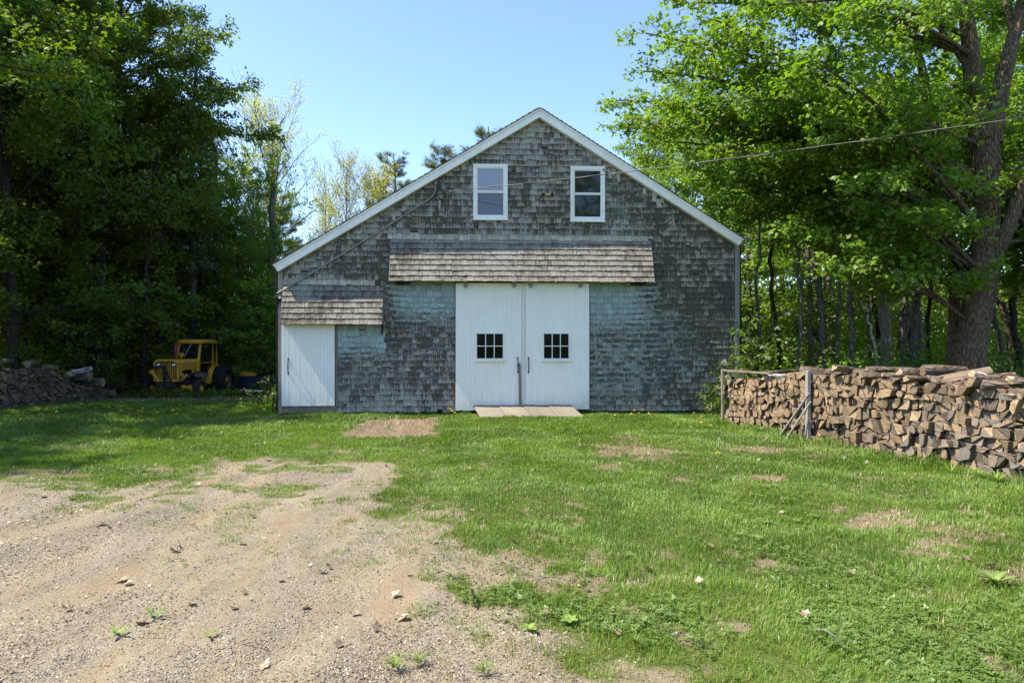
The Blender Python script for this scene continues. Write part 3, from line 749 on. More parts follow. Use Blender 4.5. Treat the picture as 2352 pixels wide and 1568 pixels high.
tag(mb.build('wooden_stick', M['brown_board']), 'brown wooden stick propped upright where the double doors meet', 'stick')
# ------------------------------------------------------------------ trees
def unit(v): return v / (np.linalg.norm(v, axis=-1, keepdims=True) + 1e-9)
def leaf_template(kind):
    if kind == 'maple':       # three pointed lobes and two small basal ones, slightly folded
        lobes = [(0, 1.0, .30), (52, .80, .24), (-52, .80, .24), (108, .45, .2), (-108, .45, .2)]
        V = []; F = []
        for a, L, w in lobes[:3]:
            ca, sa = math.cos(math.radians(a)), math.sin(math.radians(a))
            b = len(V)
            for px, py in ((0, 0), (w, .48 * L), (0, L), (-w, .48 * L)):
                x = px * ca + py * sa; y = -px * sa + py * ca
                V.append((x, y, -.35 * (x * x + .25 * y * y)))
            F.append((b, b + 1, b + 2, b + 3))
        return np.array(V), np.array(F)
    if kind == 'oval':
        V = [(0, 0, 0), (.32, .42, -.10), (0, 1, -.22), (-.32, .42, -.10)]
        return np.array(V), np.array([(0, 1, 2, 3)])
    if kind == 'lance':
        V = [(0, 0, 0), (.15, .4, -.06), (0, 1, -.28), (-.15, .4, -.06)]
        return np.array(V), np.array([(0, 1, 2, 3)])
    if kind == 'needle':
        V = []; F = []
        for k in range(5):
            a = 2 * math.pi * k / 5; c, s = math.cos(a), math.sin(a)
            b = len(V); V += [(.03 * s, 0, -.03 * c), (-.03 * s, 0, .03 * c), (.42 * c, .9, .42 * s)]
            V += [(.42 * c, .9, .42 * s)]; F.append((b, b + 1, b + 2, b + 3))
        return np.array(V), np.array(F)
    if kind == 'trio':        # three round leaflets
        V = []; F = []
        for a in (0, 120, 240):
            ca, sa = math.cos(math.radians(a)), math.sin(math.radians(a)); b = len(V)
            for px, py in ((0, 0), (.34, .5), (.0, .92), (-.34, .5)):
                V.append((px * ca + py * sa, -px * sa + py * ca, .12 * py))
            F.append((b, b + 1, b + 2, b + 3))
        return np.array(V), np.array(F)
def leaves_mesh(name, kind, C, axis, nrm, size, col, mat):
    """C centres, axis: where the leaf points, nrm: its upper side"""
    tv, tf = leaf_template(kind)
    a = unit(axis); n = unit(nrm - a * (nrm * a).sum(1, keepdims=True)); s = np.cross(a, n)
    V = C[:, None, :] + size[:, None, None] * (tv[None, :, 0, None] * s[:, None] + tv[None, :, 1, None] * a[:, None] + tv[None, :, 2, None] * n[:, None])
    N, k = len(C), len(tv)
    F = (np.arange(N)[:, None, None] * k + tf[None]).reshape(-1, 4)
    return raw_mesh(name, V.reshape(-1, 3), F, np.full(len(F), 4), [mat], {'c': np.repeat(col, k)})
def wood_mesh(name, segs, mat, scale_sides=True):
    """segs: list of (points (n,3), radii (n,))"""
    VV = []; LL = []; b = 0
    for P, R in segs:
        P = np.asarray(P, float); R = np.asarray(R, float); n = len(P)
        k = 12 if R[0] > .12 else 7 if R[0] > .05 else 5 if R[0] > .02 else 3
        d = unit(np.gradient(P, axis=0)); ref = np.array([0, 0, 1.0]) if abs(d[0, 2]) < .8 else np.array([1.0, 0, 0])
        a = unit(ref - d * (d @ ref)[:, None]); c = np.cross(d, a)
        t = np.arange(k) * 2 * np.pi / k
        rr = R[:, None]
        if R[0] > .12:
            rr = rr * (1 + .07 * np.sin(3 * t + P[:, 2:3] * .8) + .05 * np.sin(5 * t + 1.3 * P[:, 2:3]))
        V = P[:, None] + rr[..., None] * (np.cos(t)[None, :, None] * a[:, None] + np.sin(t)[None, :, None] * c[:, None])
        i = np.arange(n - 1)[:, None] * k; j = np.arange(k)[None]; j2 = (j + 1) % k
        F = np.stack([i + j, i + j2, i + k + j2, i + k + j], -1).reshape(-1, 4) + b
        VV.append(V.reshape(-1, 3)); LL.append(F); b += n * k
    V = np.concatenate(VV); F = np.concatenate(LL)
    return raw_mesh(name, V, F, np.full(len(F), 4), [mat], smooth=True)
def curve(p, d, L, n, rng, wob, up):
    """a wandering branch: n points from p along d"""
    P = [np.array(p, float)]; d = np.array(d, float); s = L / (n - 1)
    for i in range(n - 1):
        d = d + rng.normal(0, wob, 3) + np.array([0, 0, up]); d /= np.linalg.norm(d)
        P.append(P[-1] + d * s)
    return np.array(P)
def side_dir(d, rng, ang, az=None):
    d = d / np.linalg.norm(d); r = np.array([0, 0, 1.0]) if abs(d[2]) < .9 else np.array([1.0, 0, 0])
    a = np.cross(d, r); a /= np.linalg.norm(a); b = np.cross(a, d)
    az = rng.uniform(0, 2 * np.pi) if az is None else az
    return d * math.cos(ang) + (a * math.cos(az) + b * math.sin(az)) * math.sin(ang)
class Crown:
    def __init__(s, rng): s.rng = rng; s.segs = []; s.C = []; s.A = []
    def limb(s, P, r0, sub_gap, sub_len, sub_up, twig_gap, twig_len, lpt, start=.2, spread=.12, flat=.35, planar=True, tip=.3):
        """a limb with branchlets and twigs; leaves hang along both"""
        rng = s.rng; n = len(P); L = np.linalg.norm(np.diff(P, axis=0), axis=1).sum()
        s.segs.append((P, np.linspace(r0, max(.008, r0 * .22), n)))
        ns = max(2, int(L * (1 - start) / sub_gap)); sgn = 1
        for i in range(ns + 1):
            t = start + (1 - start) * (i + rng.uniform(0, .8)) / (ns + .8); t = min(t, .999)
            k = t * (n - 1); i0 = int(k); p = P[i0] + (P[min(i0 + 1, n - 1)] - P[i0]) * (k - i0); d = P[min(i0 + 1, n - 1)] - P[max(i0 - 0, 0)]
            if np.linalg.norm(d) < 1e-6: d = P[-1] - P[-2]
            sl = sub_len * (1 - (1 - tip) * t ** 1.5) * rng.uniform(.7, 1.25); sgn = -sgn
            az = (0 if sgn > 0 else np.pi) + rng.normal(0, .5 if planar else 1.5)
            sd_ = side_dir(d, rng, rng.uniform(.6, 1.05) if i < ns else .2, az); sd_[2] = sd_[2] * (flat if planar else 1) + sub_up
            Q = curve(p, sd_ / np.linalg.norm(sd_), sl, 5, rng, .13, sub_up * .2)
            s.segs.append((Q, np.linspace(max(.006, r0 * .3 * (1 - .6 * t)), .004, 5)))
            nt = max(2, int(sl / twig_gap)); sg = 1
            for j in range(nt):
                tt = .2 + .8 * (j + rng.uniform(0, 1)) / nt; kk = min(tt, .999) * 4; q0 = int(kk)
                q = Q[q0] + (Q[q0 + 1] - Q[q0]) * (kk - q0); sg = -sg
                td = side_dir(Q[q0 + 1] - Q[q0], rng, rng.uniform(.5, 1.1), (0 if sg > 0 else np.pi) + rng.normal(0, .6 if planar else 1.5)); td[2] = td[2] * (flat + .15 if planar else 1) + sub_up * .6
                tl = twig_len * rng.uniform(.6, 1.3) * (1.15 - .5 * tt)
                td /= np.linalg.norm(td)
                E = q + td * tl
                s.segs.append((np.array([q, (q + E) / 2 + rng.normal(0, .02, 3), E]), np.array([.006, .005, .003])))
                m = max(1, int(lpt * rng.uniform(.6, 1.4)))
                u = rng.uniform(.1, 1.08, m)[:, None]
                c = q + (E - q) * u + rng.normal(0, 1, (m, 3)) * np.array([spread, spread, spread * .75])
                s.C.append(c); s.A.append(np.repeat(td[None], m, 0))
    def finish(s, name, kind, size, leaf, bark, droop=.5, tilt=.55, sizevar=.45, min_r=0.0):
        rng = s.rng; C = np.concatenate(s.C); A = np.concatenate(s.A); N = len(C)
        ax = A + rng.normal(0, .55, (N, 3)); ax[:, 2] -= droop
        nr = rng.normal(0, tilt, (N, 3)); nr[:, 2] += 1
        sz = size * rng.uniform(1 - sizevar, 1 + sizevar, N)
        col = np.clip(.5 + .22 * rng.normal(0, 1, N), 0, 1)
        segs = [q for q in s.segs if q[1][0] > min_r]
        return leaves_mesh(name + '_crown', kind, C, ax, nr, sz, col, M[leaf]), wood_mesh(name + '_trunk', segs, M[bark])
def broadleaf(seed, H, r, base, cr, nl, kind='oval', size=.118, leaf='leaf_dark', bark='bark_dark', lpt=38, sub_gap=.36, twig_gap=.17, sub_len=1.5, up=(.1, .9), shape='dome', lean=.02, spread=.13, sub_up=.06, flat=.35, planar=True, twig_len=.42, dead=6, droop=.5):
    rng = np.random.default_rng(seed); cr_ = Crown(rng)
    T = curve((0, 0, -.3), (0, 0, 1), H + .3, 16, rng, lean, .02)
    rad = r * (1 - np.linspace(0, 1, 16) * .9) ** .8; rad[0] *= 1.5; rad[1] *= 1.12
    cr_.segs.append((T, rad)); az = rng.uniform(0, 6.28)
    for i in range(nl):
        t = base + (.985 - base) * (i + rng.uniform(0, .7)) / nl; az += 2.399 + rng.normal(0, .35)
        k = t * 15; i0 = min(int(k), 14); p = T[i0] + (T[i0 + 1] - T[i0]) * (k - i0)
        tt = (t - base) / (1 - base)
        prof = {'dome': (.65 + .55 * math.sin(math.pi * min(1, tt * 1.15 + .12))) * (1 - .6 * tt ** 3), 'cone': 1.05 - .9 * tt, 'vase': .5 + .6 * math.sin(math.pi * (.15 + .7 * tt)), 'col': .8 * (1 - tt * .5)}[shape]
        L = cr * prof * rng.uniform(.75, 1.2); el = up[0] + (up[1] - up[0]) * tt + rng.normal(0, .1)
        d = (math.cos(az) * math.cos(el), math.sin(az) * math.cos(el), math.sin(el))
        P = curve(p, d, L, 8, rng, .09, .03 if el < .5 else -.02)
        cr_.limb(P, max(.016, r * .30 * (1 - .55 * tt)), sub_gap, sub_len * (.55 + .45 * prof), sub_up, twig_gap, twig_len, lpt, planar=planar, flat=flat, spread=spread)
    for i in range(dead):                     # bare dead limbs under the crown
        t = rng.uniform(.6 * base, base); k = t * 15; i0 = int(k); az = rng.uniform(0, 6.28)
        P = curve(T[i0], (math.cos(az), math.sin(az), rng.uniform(-.15, .35)), rng.uniform(1.2, 3.2), 6, rng, .12, 0)
        cr_.segs.append((P, np.linspace(.025, .006, 6)))
        for q in range(4): cr_.segs.append((curve(P[rng.integers(2, 6)], side_dir(P[-1] - P[0], rng, .7), rng.uniform(.4, 1.1), 4, rng, .1, 0), np.linspace(.010, .004, 4)))
    return cr_.finish('tree', kind, size, leaf, bark, droop=droop)
def spring(seed, H, r, cr, nl, size=.10, lpt=10, base=.3, leaf='leaf_spring', bark='bark_pale', up=(.75, 1.25)):
    return broadleaf(seed, H, r, base, cr, nl, 'oval', size, leaf, bark, lpt, sub_gap=.30, twig_gap=.18, sub_len=1.7, up=up, shape='vase', spread=.05, sub_up=.45, planar=False, twig_len=.5, dead=2, droop=.1)
def pine(seed, H, r, cr, nl):
    return broadleaf(seed, H, r, .35, cr, nl, 'needle', .21, 'needle', 'bark_dark', 12, sub_gap=.20, twig_gap=.10, sub_len=.95, up=(.05, .75), shape='dome', spread=.07, sub_up=.2, flat=.6, planar=True, twig_len=.28, dead=8, droop=-.25)

def plant_tree(proto, name, label, x, y, rz=0.0, s=1.0, group=None, z=None, tilt=(0, 0), cat='tree'):
    o = thing(name, label, cat, (x, y, float(height(x, y)) if z is None else z), rz, group)
    o.scale = (s, s, s); o.rotation_euler = (tilt[0], tilt[1], rz)
    c = link(bpy.data.objects.new('crown', proto[0]), o); t = link(bpy.data.objects.new('trunk', proto[1]), o)
    return o

P_dark = [broadleaf(11, 15.5, .2, .17, 4.2, 30), broadleaf(12, 17, .22, .2, 4.4, 32), broadleaf(13, 13.5, .16, .13, 3.7, 28, kind='maple', size=.10, lpt=17)]
P_pop = broadleaf(21, 15, .15, .3, 1.8, 34, 'oval', .10, 'leaf_poplar', 'bark_grey', 30, sub_len=1.0, up=(.5, 1.1), shape='col', sub_gap=.36, flat=1.0, planar=False)
P_for = [broadleaf(31, 15, .15, .34, 3.6, 26, 'oval', .125, 'leaf_forest', 'bark_grey', 24), broadleaf(32, 13, .12, .30, 3.3, 26, 'oval', .12, 'leaf_forest', 'bark_grey', 24), broadleaf(33, 17, .17, .38, 4.0, 26, 'oval', .13, 'leaf_forest', 'bark_dark', 24)]
P_airy = [spring(41, 12.6, .17, 3.9, 46, size=.072, lpt=8, base=.22, up=(.8, 1.3)), spring(42, 11.6, .09, 2.5, 38, lpt=7, size=.070, base=.3, up=(.95, 1.35))]
P_mid = spring(43, 12, .12, 3.6, 26, size=.12, lpt=17, base=.15, leaf='leaf_forest', up=(.3, 1.1))
P_pine = [pine(51, 15, .18, 3.0, 34), pine(52, 15, .16, 2.6, 34)]
P_sap = [broadleaf(61, 5.5, .04, .12, 1.7, 16, 'maple', .085, 'leaf_forest', 'bark_dark', 18, sub_len=.9, dead=2), broadleaf(62, 4.2, .035, .1, 1.5, 14, 'maple', .085, 'leaf_dark', 'bark_dark', 16, sub_len=.8, dead=2)]

tr = random.Random(9)
ordw = lambda n: ['nearest', 'second', 'third', 'fourth', 'fifth', 'sixth', 'seventh', 'eighth', 'ninth', 'tenth', 'eleventh', 'twelfth'][n]
# dark wood beyond the far lawn, on the side of the tractor
DARK = [(-14.8, 20.2, 2, 1.1), (-17.6, 20.5, 0, 1.12), (-15.1, 23.6, 0, .98), (-15.9, 26.6, 1, 1.1), (-17.0, 25.0, 0, 1.2), (-20.5, 24.5, 1, 1.2), (-18.8, 22.6, 1, 1.2), (-17.2, 29, 1, 1.2),
        (-19.3, 30.8, 1, 1.1), (-22.8, 29.0, 0, 1.15), (-17.5, 33, 2, 1.0), (-20.5, 36.5, 2, 1.1), (-26.5, 33.5, 1, 1.15), (-24.5, 24.0, 2, 1.15), (-20, 40, 0, 1.0), (-28, 40, 0, 1.1), (-23, 42, 1, 1.0)]
for i, (x, y, k, s) in enumerate(DARK):
    plant_tree(P_dark[k], 'maple_tree' if k == 2 else 'forest_tree', 'dense dark green tree in the shady wood behind the tractor and old woodpile', x, y, tr.uniform(0, 6.28), s, 'trees of the shady wood behind the tractor')
for x, y, k, s in ((-14.5, 14.0, 1, .85), (-15.5, 9.5, 0, .8)):
    plant_tree(P_dark[k], 'forest_tree', 'dark tree beside the lawn whose crown shades the old woodpile', x, y, tr.uniform(0, 6.28), s, 'trees beside the lawn that shade the old woodpile')
plant_tree(P_pop, 'poplar_tree', 'tall slender poplar rising above the edge of the shady wood against the sky', -12.8, 27.3, 1.0, 1.0)
plant_tree(P_pop, 'poplar_tree', 'shorter bushy poplar between the tall poplar and the bare spring tree', -13.7, 31.0, 2.5, .8)
plant_tree(P_mid, 'forest_tree', 'light green loose tree at the wood edge behind the barn eave', -12.2, 31.2, 2.5, .74)
plant_tree(P_mid, 'forest_tree', 'light green low tree growing just behind the barn eave', -10.6, 28.6, .5, .48)
for x, y, sc_ in ((-13.6, 34.5, .62), (-11.9, 36.5, .5), (-12.2, 30.0, .42), (-15.2, 36, .85)):
    plant_tree(P_mid, 'forest_tree', 'light green low tree in the gap between the dark wood and the barn', x, y, tr.uniform(0, 6), sc_, 'light green trees between the dark wood and the barn')
plant_tree(P_airy[0], 'spring_tree', 'tall tree with thin yellow green spring leaves and a visible branching trunk', -12.4, 35.0, .4, 1.0)
for (x, y, s, rz) in ((-9.9, 40, 1.0, 1.0), (-8.3, 41, .97, 3.1), (-11.6, 42, .96, 2.0), (-7.3, 39.5, .90, 4.4)):
    plant_tree(P_airy[1], 'spring_tree', 'slim sparse spring tree in the row showing above the barn roof slope', x, y, rz, s, 'slim spring trees above the barn roof slope')
plant_tree(P_pine[0], 'pine_tree', 'bushy pine beside the sparse spring trees above the roof slope', -7.3, 44.5, 0, .95)
plant_tree(P_pine[1], 'pine_tree', 'pine with a pointed top just clearing the roof slope', -5.0, 45, 2, .98)
plant_tree(P_pine[1], 'pine_tree', 'pine nearest the barn peak showing only its upper tip', -2.0, 45.5, 1, 1.06)
plant_tree(P_pine[0], 'pine_tree', 'low pine half hidden between two pines behind the roof', -3.4, 46.5, 1, .93)
plant_tree(P_pine[0], 'pine_tree', 'dark pine growing behind the tall yellow green spring tree', -14.3, 41, 3.0, .72)
# wood on the side of the big maple
FOR = [(7.2, 27.5, 1, .80), (9.2, 30.5, 0, .95), (6.2, 34, 2, .80), (11.6, 25.5, 0, .9), (12.4, 26.6, 1, .9), (8.4, 23.6, 1, .75), (15.4, 26.4, 2, .95), (18.3, 24.0, 0, 1.0), (21.0, 27.5, 2, 1.0), (16.5, 31.5, 1, 1.0),
       (13.6, 34.5, 0, 1.0), (19.8, 35.0, 1, 1.1), (24.5, 33.5, 0, 1.1), (9.8, 38.0, 2, .95), (25.0, 24.5, 1, 1.0), (27, 41, 2, 1.1), (18, 43, 0, 1.1)]
for i, (x, y, k, s) in enumerate(FOR):
    plant_tree(P_for[k], 'forest_tree', 'sunlit green tree of the thin wood behind the long firewood stack', x, y, tr.uniform(0, 6.28), s, 'trees of the sunlit wood behind the firewood')
SAP = [(7.3, 19.6, 0, .85), (8.3, 18.9, 0, .6), (10.0, 21.6, 1, .8), (6.6, 23.5, 1, 1.1), (15.5, 18.5, 1, .9), (12.0, 18.3, 0, .5)]
for x, y, k, s in SAP:
    plant_tree(P_sap[k], 'sapling', 'bright leaved sapling in the undergrowth behind the firewood stack', x, y, tr.uniform(0, 6.28), s, 'saplings behind the firewood stack')
for x, y, k, s in ((-15.2, 19.0, 1, .8), (-16.6, 18.6, 1, .9), (-13.6, 21.6, 0, .8), (-9.7, 26.2, 0, .8), (-11.0, 28.5, 1, .9), (-18, 22.2, 1, 1.0), (-8.6, 29.5, 0, .8), (-13.6, 25.0, 0, 1.0), (-13.9, 25.6, 0, 1.15), (-14.6, 22.6, 0, 1.0), (-16.0, 23.2, 0, 1.1), (-17.4, 24.2, 0, 1.2), (-13.0, 27.8, 0, 1.2), (-11.5, 28.2, 0, 1.1), (-19.2, 25.4, 0, 1.3), (-10.2, 28.0, 0, .9), (-15.5, 27.5, 0, 1.3)):
    plant_tree(P_sap[k], 'sapling', 'shaded young maple at the foot of the dark wood', x, y, tr.uniform(0, 6.28), s, 'young maples at the foot of the dark wood')

# leaning and straight trunks seen between the big maple and the barn
def bare_stem(pts, radii, bark, label, name='slender_trunk', twigs=10, seed=1, leaf='leaf_forest', low=5):
    rng = np.random.default_rng(seed); c = Crown(rng)
    P = np.array([tuple(p) for p in pts], float); t = np.linspace(0, 1, len(P)); tt = np.linspace(0, 1, 14)
    Q = np.stack([np.interp(tt, t, P[:, i]) for i in range(3)], 1) + rng.normal(0, .03, (14, 3)); R = np.interp(tt, np.linspace(0, 1, len(radii)), radii)
    c.segs.append((Q, R))
    for i in range(twigs):
        k = rng.integers(low, 14); d = (rng.normal(), rng.normal(), rng.uniform(0, .8))
        c.limb(curve(Q[k], np.array(d) / np.linalg.norm(d), rng.uniform(1.0, 2.4), 6, rng, .1, .02), .03, .4, .7, .05, .22, .35, 9)
    cm, tm = c.finish('stem', 'oval', .115, leaf, bark)
    o = thing(name, label, 'tree', tuple(Q[0]))
    for nm, m in (('crown', cm), ('trunk', tm)):
        co = np.empty(len(m.vertices) * 3, np.float32); m.vertices.foreach_get('co', co); co = co.reshape(-1, 3) - Q[0].astype(np.float32); m.vertices.foreach_set('co', co.ravel()); m.update()
        link(bpy.data.objects.new(nm, m), o)
    return o
g = lambda u, v, t: tuple(at_depth(u, v, t))
bare_stem([g(2048, 900, 23), g(2043, 790, 23), g(2030, 690, 23), g(2005, 560, 23), g(2002, 420, 23)], [.15, .12, .11, .10, .05], 'bark_pale', 'pale lichen spotted trunk leaning away from the big maple', seed=1)
bare_stem([g(2030, 900, 24), g(2022, 760, 24), g(2014, 620, 24), g(2010, 420, 24)], [.17, .14, .13, .06], 'bark_dark', 'dark straight trunk right behind the leaning pale trunk', seed=2)
bare_stem([g(2078, 900, 25), g(2068, 790, 25), g(2088, 700, 25), g(2092, 560, 25), g(2110, 380, 25)], [.19, .17, .16, .15, .06], 'bark_grey', 'crooked grey forked trunk nearest the big maple', seed=3)
bare_stem([g(2118, 900, 25.5), g(2112, 760, 25.5), g(2094, 690, 25.3), g(2110, 590, 25.6), g(2128, 420, 25.6)], [.17, .15, .13, .12, .05], 'bark_grey', 'grey trunk leaning towards the crooked forked trunk', seed=4)
bare_stem([g(1882, 900, 21), g(1873, 700, 21), g(1868, 480, 21)], [.10, .09, .04], 'bark_dark', 'thin dark stem in the wood nearest the barn corner', seed=5)
bare_stem([g(1912, 900, 22), g(1909, 720, 22), g(1904, 520, 22)], [.13, .11, .05], 'bark_grey', 'straight twin stem trunk in the middle of the thin wood', seed=6)
bare_stem([g(1953, 900, 24), g(1958, 740, 24), g(1954, 560, 24)], [.10, .08, .04], 'bark_grey', 'slim curved grey stem between the twin stem and the leaning trunk', seed=7)
bare_stem([g(2335, 900, 20), g(2318, 740, 20), g(2262, 640, 21)], [.15, .12, .05], 'bark_dark', 'dark trunk leaning behind the big maple near the frame edge', seed=8)
bare_stem([g(2018, 850, 17), g(2003, 760, 17), g(1985, 700, 17), g(1974, 650, 17)], [.045, .04, .03, .012], 'bark_birch', 'thin peeling birch pole leaning in the undergrowth', twigs=0 or 1, seed=9)
for i, (u, t, r, dv, bk) in enumerate(((1738, 17.5, .045, 6, 'bark_grey'), (1786, 18.6, .06, -10, 'bark_dark'), (1826, 17.2, .05, 12, 'bark_grey'), (1858, 19.0, .075, -4, 'bark_pale'), (1893, 17.8, .085, -6, 'bark_grey'), (1921, 18.4, .06, 10, 'bark_pale'), (1962, 17.4, .07, -8, 'bark_grey'), (1992, 19.2, .05, 16, 'bark_dark'),
                                   (2036, 17.6, .10, -30, 'bark_pale'), (2068, 18.8, .09, 14, 'bark_grey'), (2098, 17.9, .10, 18, 'bark_grey'), (2138, 19.0, .06, -6, 'bark_dark'), (2302, 18.5, .07, -24, 'bark_grey'), (2336, 17.6, .09, -10, 'bark_dark'))):
    bare_stem([g(u, 905, t), g(u + dv * .3 + tr.uniform(-5, 5), 790, t), g(u + dv * .6 + tr.uniform(-7, 7), 680, t), g(u + dv * .9 + tr.uniform(-8, 8), 570, t + .2), g(u + dv * 1.4, 380, t + .3)], [r * 1.25, r, r * .92, r * .8, r * .4], bk, 'slim upright trunk in the brush right behind the long firewood stack', seed=60 + i, twigs=5, low=10)['group'] = 'slim trunks behind the firewood stack'
# shady trunks on the tractor side
for i, (u, t, r) in enumerate(((232, 24, .2), (208, 27, .16), (365, 26, .15), (395, 28, .12), (160, 25, .13), (60, 22, .1), (110, 24, .09), (300, 30, .1), (330, 24, .07), (455, 30, .10), (505, 30, .12))):
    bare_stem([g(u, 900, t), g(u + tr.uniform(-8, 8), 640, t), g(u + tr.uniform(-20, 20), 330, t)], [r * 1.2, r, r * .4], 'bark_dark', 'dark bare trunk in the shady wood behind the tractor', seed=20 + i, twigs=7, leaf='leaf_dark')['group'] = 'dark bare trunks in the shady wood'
bare_stem([g(612, 860, 31), g(618, 760, 31), g(625, 560, 31), g(628, 420, 31)], [.26, .21, .17, .10], 'bark_grey', 'stout grey trunk behind the small door corner of the barn', seed=40, twigs=14)

# the big maple: stout trunk, fork, limbs reaching over the barn roof
def big_maple():
    rng = np.random.default_rng(77); c = Crown(rng); D = 15.5
    B = at_depth(2226, 846, D); B.z = -.3; base = np.array(B)
    pt = lambda u, v, t: np.array(tuple(at_depth(u, v, t)))
    def sm(pts, n):
        P = np.array(pts); t = np.linspace(0, 1, len(P)); q = np.linspace(0, 1, n)
        # catmull-like smoothing
        R = np.stack([np.interp(q, t, P[:, i]) for i in range(3)], 1)
        for _ in range(2): R[1:-1] = R[1:-1] * .5 + (R[:-2] + R[2:]) * .25
        return R
    tk = sm([base, pt(2226, 846, D), pt(2232, 780, D), pt(2246, 690, D), pt(2262, 600, D), pt(2266, 520, D), pt(2268, 420, D), pt(2266, 300, D)], 22)
    c.segs.append((tk, np.interp(np.linspace(0, 1, 22), [0, .12, .25, .45, .6, .75, 1], [.50, .39, .33, .30, .29, .265, .255])))
    f1 = sm([pt(2258, 320, D), pt(2240, 250, D), pt(2232, 130, D), pt(2215, 0, D), pt(2190, -200, D), pt(2160, -420, D)], 16); c.segs.append((f1, np.linspace(.25, .07, 16)))
    f2 = sm([pt(2276, 330, D), pt(2292, 230, D), pt(2320, 120, D), pt(2360, -40, D + .5), pt(2400, -300, D + 1)], 16); c.segs.append((f2, np.linspace(.23, .07, 16)))
    f3 = sm([pt(2262, 620, D), pt(2300, 560, D - .2), pt(2335, 470, D - .4), pt(2400, 300, D - .6), pt(2480, 100, D - 1)], 14); c.segs.append((f3, np.linspace(.19, .06, 14)))
    f4 = sm([pt(2300, 450, D), pt(2330, 395, D), pt(2380, 330, D)], 8); c.segs.append((f4, np.linspace(.10, .04, 8)))
    s1 = sm([pt(2186, 900, D + .4), pt(2190, 760, D + .5), pt(2194, 650, D + .6), pt(2178, 520, D + .8), pt(2150, 380, D + 1), pt(2120, 200, D + 1.2), pt(2080, -60, D + 1.4)], 18); c.segs.append((s1, np.linspace(.14, .05, 18)))
    # limbs: start point, tip, sag
    def limb(a, b, r, arch=.5, gap=.32, sl=1.6, lpt=21, start=.3, sp=.13):
        a = np.array(a); b = np.array(b); L = np.linalg.norm(b - a); n = 12; t = np.linspace(0, 1, n)[:, None]
        P = a + (b - a) * t; P[:, 2] += arch * 4 * t[:, 0] * (1 - t[:, 0]) * L * .12
        P += np.cumsum(rng.normal(0, .09, (n, 3)), 0) * t * (1 - .8 * t)
        c.limb(P, r, gap, sl, .0, .15, .38, lpt, start=start, spread=sp, flat=.55)
    left = [(1418, 298, 17.4, 7), (1436, 218, 17.6, 5), (1486, 70, 17.6, 3), (1475, 160, 18.4, 4), (1552, 20, 16.5, 2), (1620, -60, 15.5, 1), (1530, 330, 18.0, 8), (1620, 400, 18.0, 9), (1600, 250, 17.0, 6), (1700, 130, 15.0, 3), (1680, 330, 15.8, 7),
            (1640, 40, 14.5, 2), (1760, 20, 13.5, 1), (1740, 240, 14.4, 5), (1560, 110, 15.6, 3), (1800, 380, 15.0, 9), (1850, 140, 13.0, 3), (1900, 280, 13.6, 6), (1700, 480, 17.4, 10), (1830, 520, 15.6, 11), (1960, 60, 12.6, 2), (1980, 420, 13.6, 9), (1930, 600, 14.4, 12), (1740, 400, 17.0, 9), (1580, 470, 19.0, 9),
            (2030, 180, 15.6, 5), (2030, 330, 15.8, 8), (2040, 470, 16.2, 11), (2090, 60, 16.5, 4), (2120, 625, 16.4, 13), (2050, 590, 16.2, 13), (2140, 330, 17.5, 8), (2180, 180, 18, 5), (2140, 480, 18, 5)]
    for (u, v, t, h) in left:
        hz = 5.9 - h * .22 if False else None
        # spring from the trunk lower than the tip, or from the fork for high tips
        if v < 120: a = f1[rng.integers(3, 9)] if rng.random() < .6 else s1[rng.integers(8, 15)]
        elif v < 330: a = (tk[rng.integers(14, 21)] if rng.random() < .6 else s1[rng.integers(7, 13)])
        elif v < 480: a = tk[rng.integers(10, 15)]
        else: a = tk[rng.integers(7, 10)]
        b = pt(u, v, t); L = np.linalg.norm(b - a)
        limb(a, b, .022 + .008 * L, arch=.5, start=.22 if L < 4 else .30)
    right = [(2400, 640, 16.5), (2400, 740, 16.5), (2470, 420, 16.5), (2480, 180, 16.5), (2400, -60, 16.5), (2280, -220, 16.5), (2470, 560, 16.5), (2520, 300, 16.5), (2330, 300, 18), (2240, 200, 19), (2330, 480, 18.5), (2420, 640, 18), (2300, 660, 18.5), (2350, 120, 18)]
    for (u, v, t) in right:
        a = f3[rng.integers(2, 9)] if v > 150 else f2[rng.integers(3, 10)]
        limb(a, pt(u, v, t), .06, arch=.4, start=.15)
    for (u, v, t) in ((2000, -120, 15.5), (1800, -140, 15), (2120, -260, 16.5), (2200, -420, 16.5), (1900, -320, 15.5)):
        limb(f1[rng.integers(5, 13)], pt(u, v, t), .07, start=.2)
    cm, tm = c.finish('maple', 'maple', .092, 'leaf_maple', 'bark_maple', droop=.55, tilt=.5)
    o = thing('maple_tree', 'massive old maple with furrowed forked trunk and boughs reaching to the barn roof', 'tree', tuple(base))
    for nm, m in (('crown', cm), ('trunk', tm)):
        co = np.empty(len(m.vertices) * 3, np.float32); m.vertices.foreach_get('co', co); co = co.reshape(-1, 3) - base.astype(np.float32); m.vertices.foreach_set('co', co.ravel()); m.update()
        link(bpy.data.objects.new(nm, m), o)
    print('MAPLE leaves', len(cm.polygons) // 3, 'wood', len(tm.polygons))
big_maple()
# a tree behind the viewer, seen only in the gable window
plant_tree(P_for[1], 'forest_tree', 'tree across the yard mirrored in the dark gable window', 6.2, -5.0, 1.0, 1.0)
for p in P_dark + P_for + P_airy + [P_pop, P_mid] + P_pine + P_sap: print('proto', len(p[0].polygons), len(p[1].polygons))
